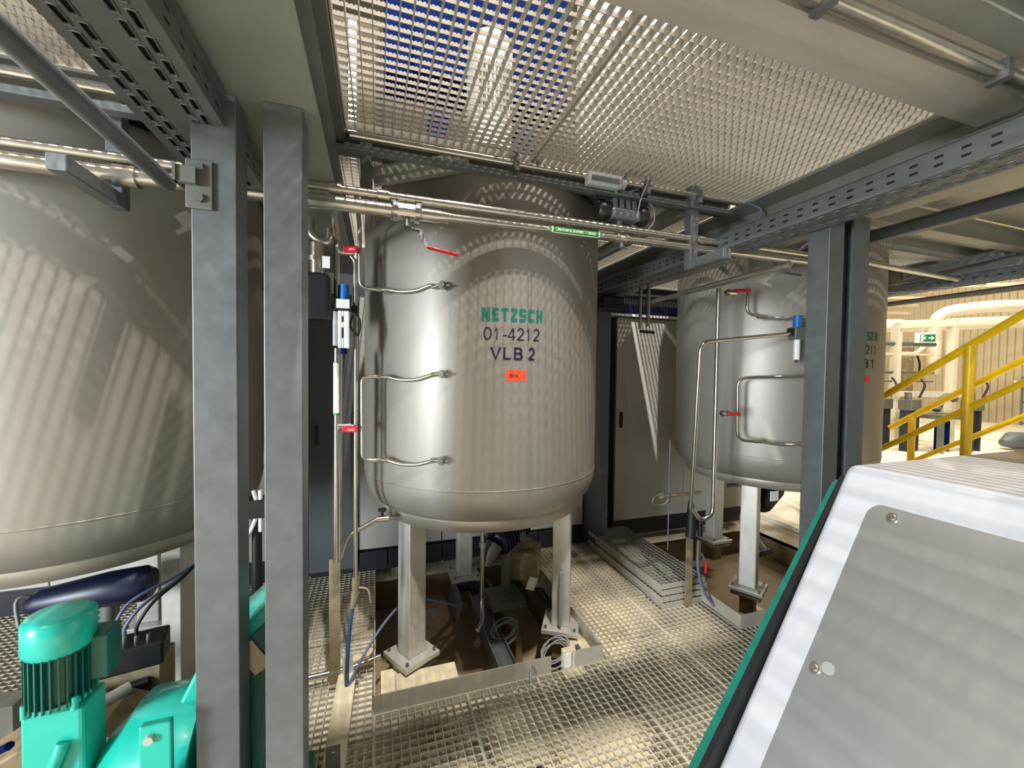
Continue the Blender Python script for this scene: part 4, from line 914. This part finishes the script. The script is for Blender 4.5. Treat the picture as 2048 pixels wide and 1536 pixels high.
pipe('air_duct', [(12.35, 5.98, 1.6), (12.3, 5.95, 3.02), (12.8, 5.3, 3.10), (17.0, 3.5, 3.2)], .13, 'white duct with an elbow rising in front of the level one', 'duct', 'duct_white', n=20, rad=.35)
pipe('air_duct', [(11.15, 6.2, 2.05), (11.9, 6.05, 2.05), (12.1, 5.95, 2.35)], .05, 'slim white pipe bending up beside the hall post', 'duct', 'duct_white', n=14, rad=.15)
for i in range(5):
    pipe('ceiling_pipe', [(10.5, 8.6, 3.05+i*.22), (13.5+i*.3, 7.2, 3.05+i*.22)], .035, ['lowest', 'second lowest', 'middle', 'second highest', 'highest'][i]+' white pipe of the stacked pipe run under the hall roof', 'pipe', 'duct_white', 'stacked white pipes in the hall')
tag(MB().bar((10.2, 8.2, 4.1), (19.5, 3.6, 4.3), .3, .30).build('roof_girder', 'hall_wall'), 'beige roof girder across the hall', 'girder')
tag(MB().bar((10.2, 8.0, 3.75), (19.5, 3.4, 3.9), .1, .08).build('roof_girder', 'duct_white'), 'white rail under the beige roof girder', 'girder')
T = thing('mixing_column', 'brown mottled vertical machine under the exit sign', 'machine', (12.25, 6.45, 0))
MB().box(12.1, 6.35, .9, 12.4, 6.6, 2.25).build('housing', 'rust_steel', T, .03); MB().tube(curve([(12.45, 6.35, 2.1), (12.56, 6.33, 1.85), (12.54, 6.33, 1.6)], 6), .02, 8).build('hose', 'black_rubber', T)
MB().box(12.0, 6.3, 0, 12.5, 6.65, .9).build('foot', 'galvanised_dark', T)
T = thing('work_table', 'dark work table with grey cover far in the hall', 'table', (11.05, 5.2, 0))
MB().box(10.6, 4.95, .68, 11.5, 5.45, .76).build('table_top', 'galvanised_dark', T)
for x, y in ((10.66, 5.0), (11.44, 5.0), (10.66, 5.4), (11.44, 5.4)): MB().box(x-.04, y-.04, 0, x+.04, y+.04, .68).build('leg', 'galvanised_dark', T)
MB().tube(curve([(10.9, 5.2, .84), (11.05, 5.2, 1.02), (11.3, 5.2, 1.12), (11.5, 5.2, 1.06)], 5), .07, 10).build('grey_cover', 'cabinet_grey', T)
for x, lb in ((10.9, 'left'), (11.15, 'right')): tag(MB().cyl((x, 5.15, 0), (x, 5.15, .62), .06, n=12).build('drum', 'blue_paint'), lb+' slim blue drum standing under the work table', 'drum', 'blue drums in the hall')
T = thing('equipment_rack', 'white framework with sloping rails at the far right of the hall', 'rack', (14, 4.6, 0))
for k in range(4): MB().bar((13.2, 5.0-.3*k, 1.45-.05*k), (15.2, 4.2-.3*k, .55-.05*k), .03, .04).build('sloping_rail', 'duct_white', T)
for k in range(5): MB().box(13.3+.4*k, 4.4, 0, 13.34+.4*k, 4.44, 1.5).build('upright', 'duct_white', T)
tag(MB().tube([(12.2, 4.2, .30), (12.3, 4.15, .32), (12.9, 3.9, .32), (13.0, 3.85, .30)], [.15, .28, .28, .15], 14).build('dark_bundle', 'navy_paint'), 'navy blue bundle on the floor under the white framework', 'bundle')
tag(MB().tube([(12.6, 4.9, .14), (12.8, 4.85, .2), (13.1, 4.7, .2), (13.3, 4.65, .12)], [.08, .18, .18, .08], 12).build('grey_bag', 'cabinet_grey'), 'grey bag on the hall floor behind the yellow railing', 'bag')
T = thing('wire_cage', 'white wire cage against the far wall', 'cage', (16, 5, 0))
for k in range(7): MB().bar((14.6+.4*k, 5.4-.18*k, .4), (14.6+.4*k, 5.4-.18*k, 1.55), .03, .03, (1, 0, 0)).build('cage_upright', 'galvanised', T)
for z in (.45, .95, 1.5): MB().bar((14.6, 5.4, z), (17.0, 4.32, z), .03, .03).build('cage_rail', 'galvanised', T)
tag(MB().box(9.6, 6.9, 0, 10.3, 7.6, 1.0).box(9.6, 6.9, 1.0, 10.3, 7.0, 1.4).build('storage_crate', 'duct_white'), 'pale crate far in the hall left of the exit sign', 'crate')

for i, (z, r, lb) in enumerate(((2.25, .05, 'thick grey pipe behind the exit sign in the hall'), (2.02, .022, 'thin white pipe below the exit sign in the hall'), (1.62, .03, 'grey pipe above the work table in the hall'), (1.42, .018, 'thin pipe just above the work table in the hall'))):
    pipe('hall_pipe', [(10.2, 6.05, z), (11.9, 5.75, z)], r, lb, 'pipe', 'duct_white' if i == 1 else 'galvanised', n=10)
for i, (x, y, lb) in enumerate(((10.35, 5.35, 'left dark pump block on legs behind the work table'), (10.2, 5.75, 'dark pump block on legs farthest left in the hall'), (11.7, 5.0, 'right dark pump block on legs behind the work table'))):
    T = thing('pump_block', lb, 'machine', (x, y, 0), 'dark pump blocks in the hall')
    MB().box(x-.16, y-.12, .84, x+.16, y+.12, 1.06).cyl((x-.06, y, 1.06), (x-.06, y, 1.2), .06, n=10).build('pump_housing', 'galvanised_dark', T, .03)
    for dx in (-.12, .12): MB().box(x+dx-.025, y-.08, 0, x+dx+.025, y+.08, .84).build('leg', 'plinth_dark', T)
    MB().tube(curve([(x+.1, y-.1, 1.1), (x+.22, y-.12, 1.35), (x+.3, y, 1.5)], 5), .02, 8).build('hose', 'black_rubber', T)
# ------------------------------------------------------------------ upper level seen through the gratings
T = thing('upper_machine', 'dark blue machine frame seen through the overhead grating', 'machine', (.7, 4.2, 2.47))
MB().box(.05, 4.0, 4.25, 1.9, 4.4, 5.6).build('blue_panel', 'blue_paint', T)
MB().box(.45, 3.85, 2.5, .62, 4.1, 3.9).build('blue_post', 'blue_paint', T); MB().box(1.3, 3.85, 2.5, 1.47, 4.1, 3.9).build('blue_post', 'blue_paint', T)
MB().box(.3, 3.75, 4.15, .75, 3.9, 4.7).build('side_box', 'blue_paint', T)
T = thing('upper_motor', 'light grey louvred motor seen through the overhead grating', 'motor', (.97, 3.6, 2.47))
MB().cyl((.97, 3.7, 3.5), (.97, 3.7, 4.45), .21, n=28).ball((.97, 3.7, 4.45), .21, 28, 10, .6).build('motor_hood', 'leg_steel', T)
for i in range(9): MB().box(.83+i*.035, 3.47, 3.8, .845+i*.035, 3.5, 4.2).build('louver', 'black_plastic', T)
MB().box(.85, 3.55, 2.5, 1.09, 3.85, 3.5).build('motor_pedestal', 'tower_brown', T)
grating(.9, 2.6, 4.4, 6.0, 5.3, 'upper deck grating far above, seen through the near grating', CG, detail=False)
T = thing('upper_duct', 'grey brown tower on the upper level seen through the left of the grating', 'tower', (-.3, 5, 2.47))
MB().box(-.9, 4.9, 2.5, .05, 5.6, 5.4).build('tower_body', 'tower_brown', T); MB().box(-.3, 4.7, 2.5, -.22, 4.78, 5.2).build('white_post', 'white_plastic', T)
MB().box(-.15, 4.85, 3.6, .0, 4.9, 3.75).build('warning_plate', 'orange_label', T)
tag(MB().box(2.0, 3.9, 2.5, 6.0, 4.0, 6.5).build('upper_partition', 'cabinet_white'), 'pale partition on the upper level behind the right half of the grating', 'partition')
for x0, x1, y0, y1, lb in ((-4, -.50, 1.738, 7, 'grey deck plate above the left tank'), (.02, 1.30, 1.80, 7, 'grey deck plate above the centre tank'), (2.12, 4.2, 3.75, 7, 'grey deck plate behind the right tank')):
    tag(MB().box(x0, y0, 2.43, x1, y1, 2.46).build('deck_plate', 'galvanised_dark'), lb, 'plate')

# unseen slab added above the gratings to shade a band on the tanks
T = thing('shade_slab', 'flat grey slab added above the gratings to shade the tanks', 'duct', (0, .66, 4.31))
MB().box(-4.2, .50, 4.31, 4.2, .82, 4.46).build('slab_body', 'galvanised', T, .01)
for x in (-3.4, -.4, 2.6): MB().box(x-.02, .48, 4.29, x+.02, .84, 4.48).cyl((x, .66, 4.46), (x, .66, 9.9), .008, n=6).build('slab_hanger', 'galvanised', T)
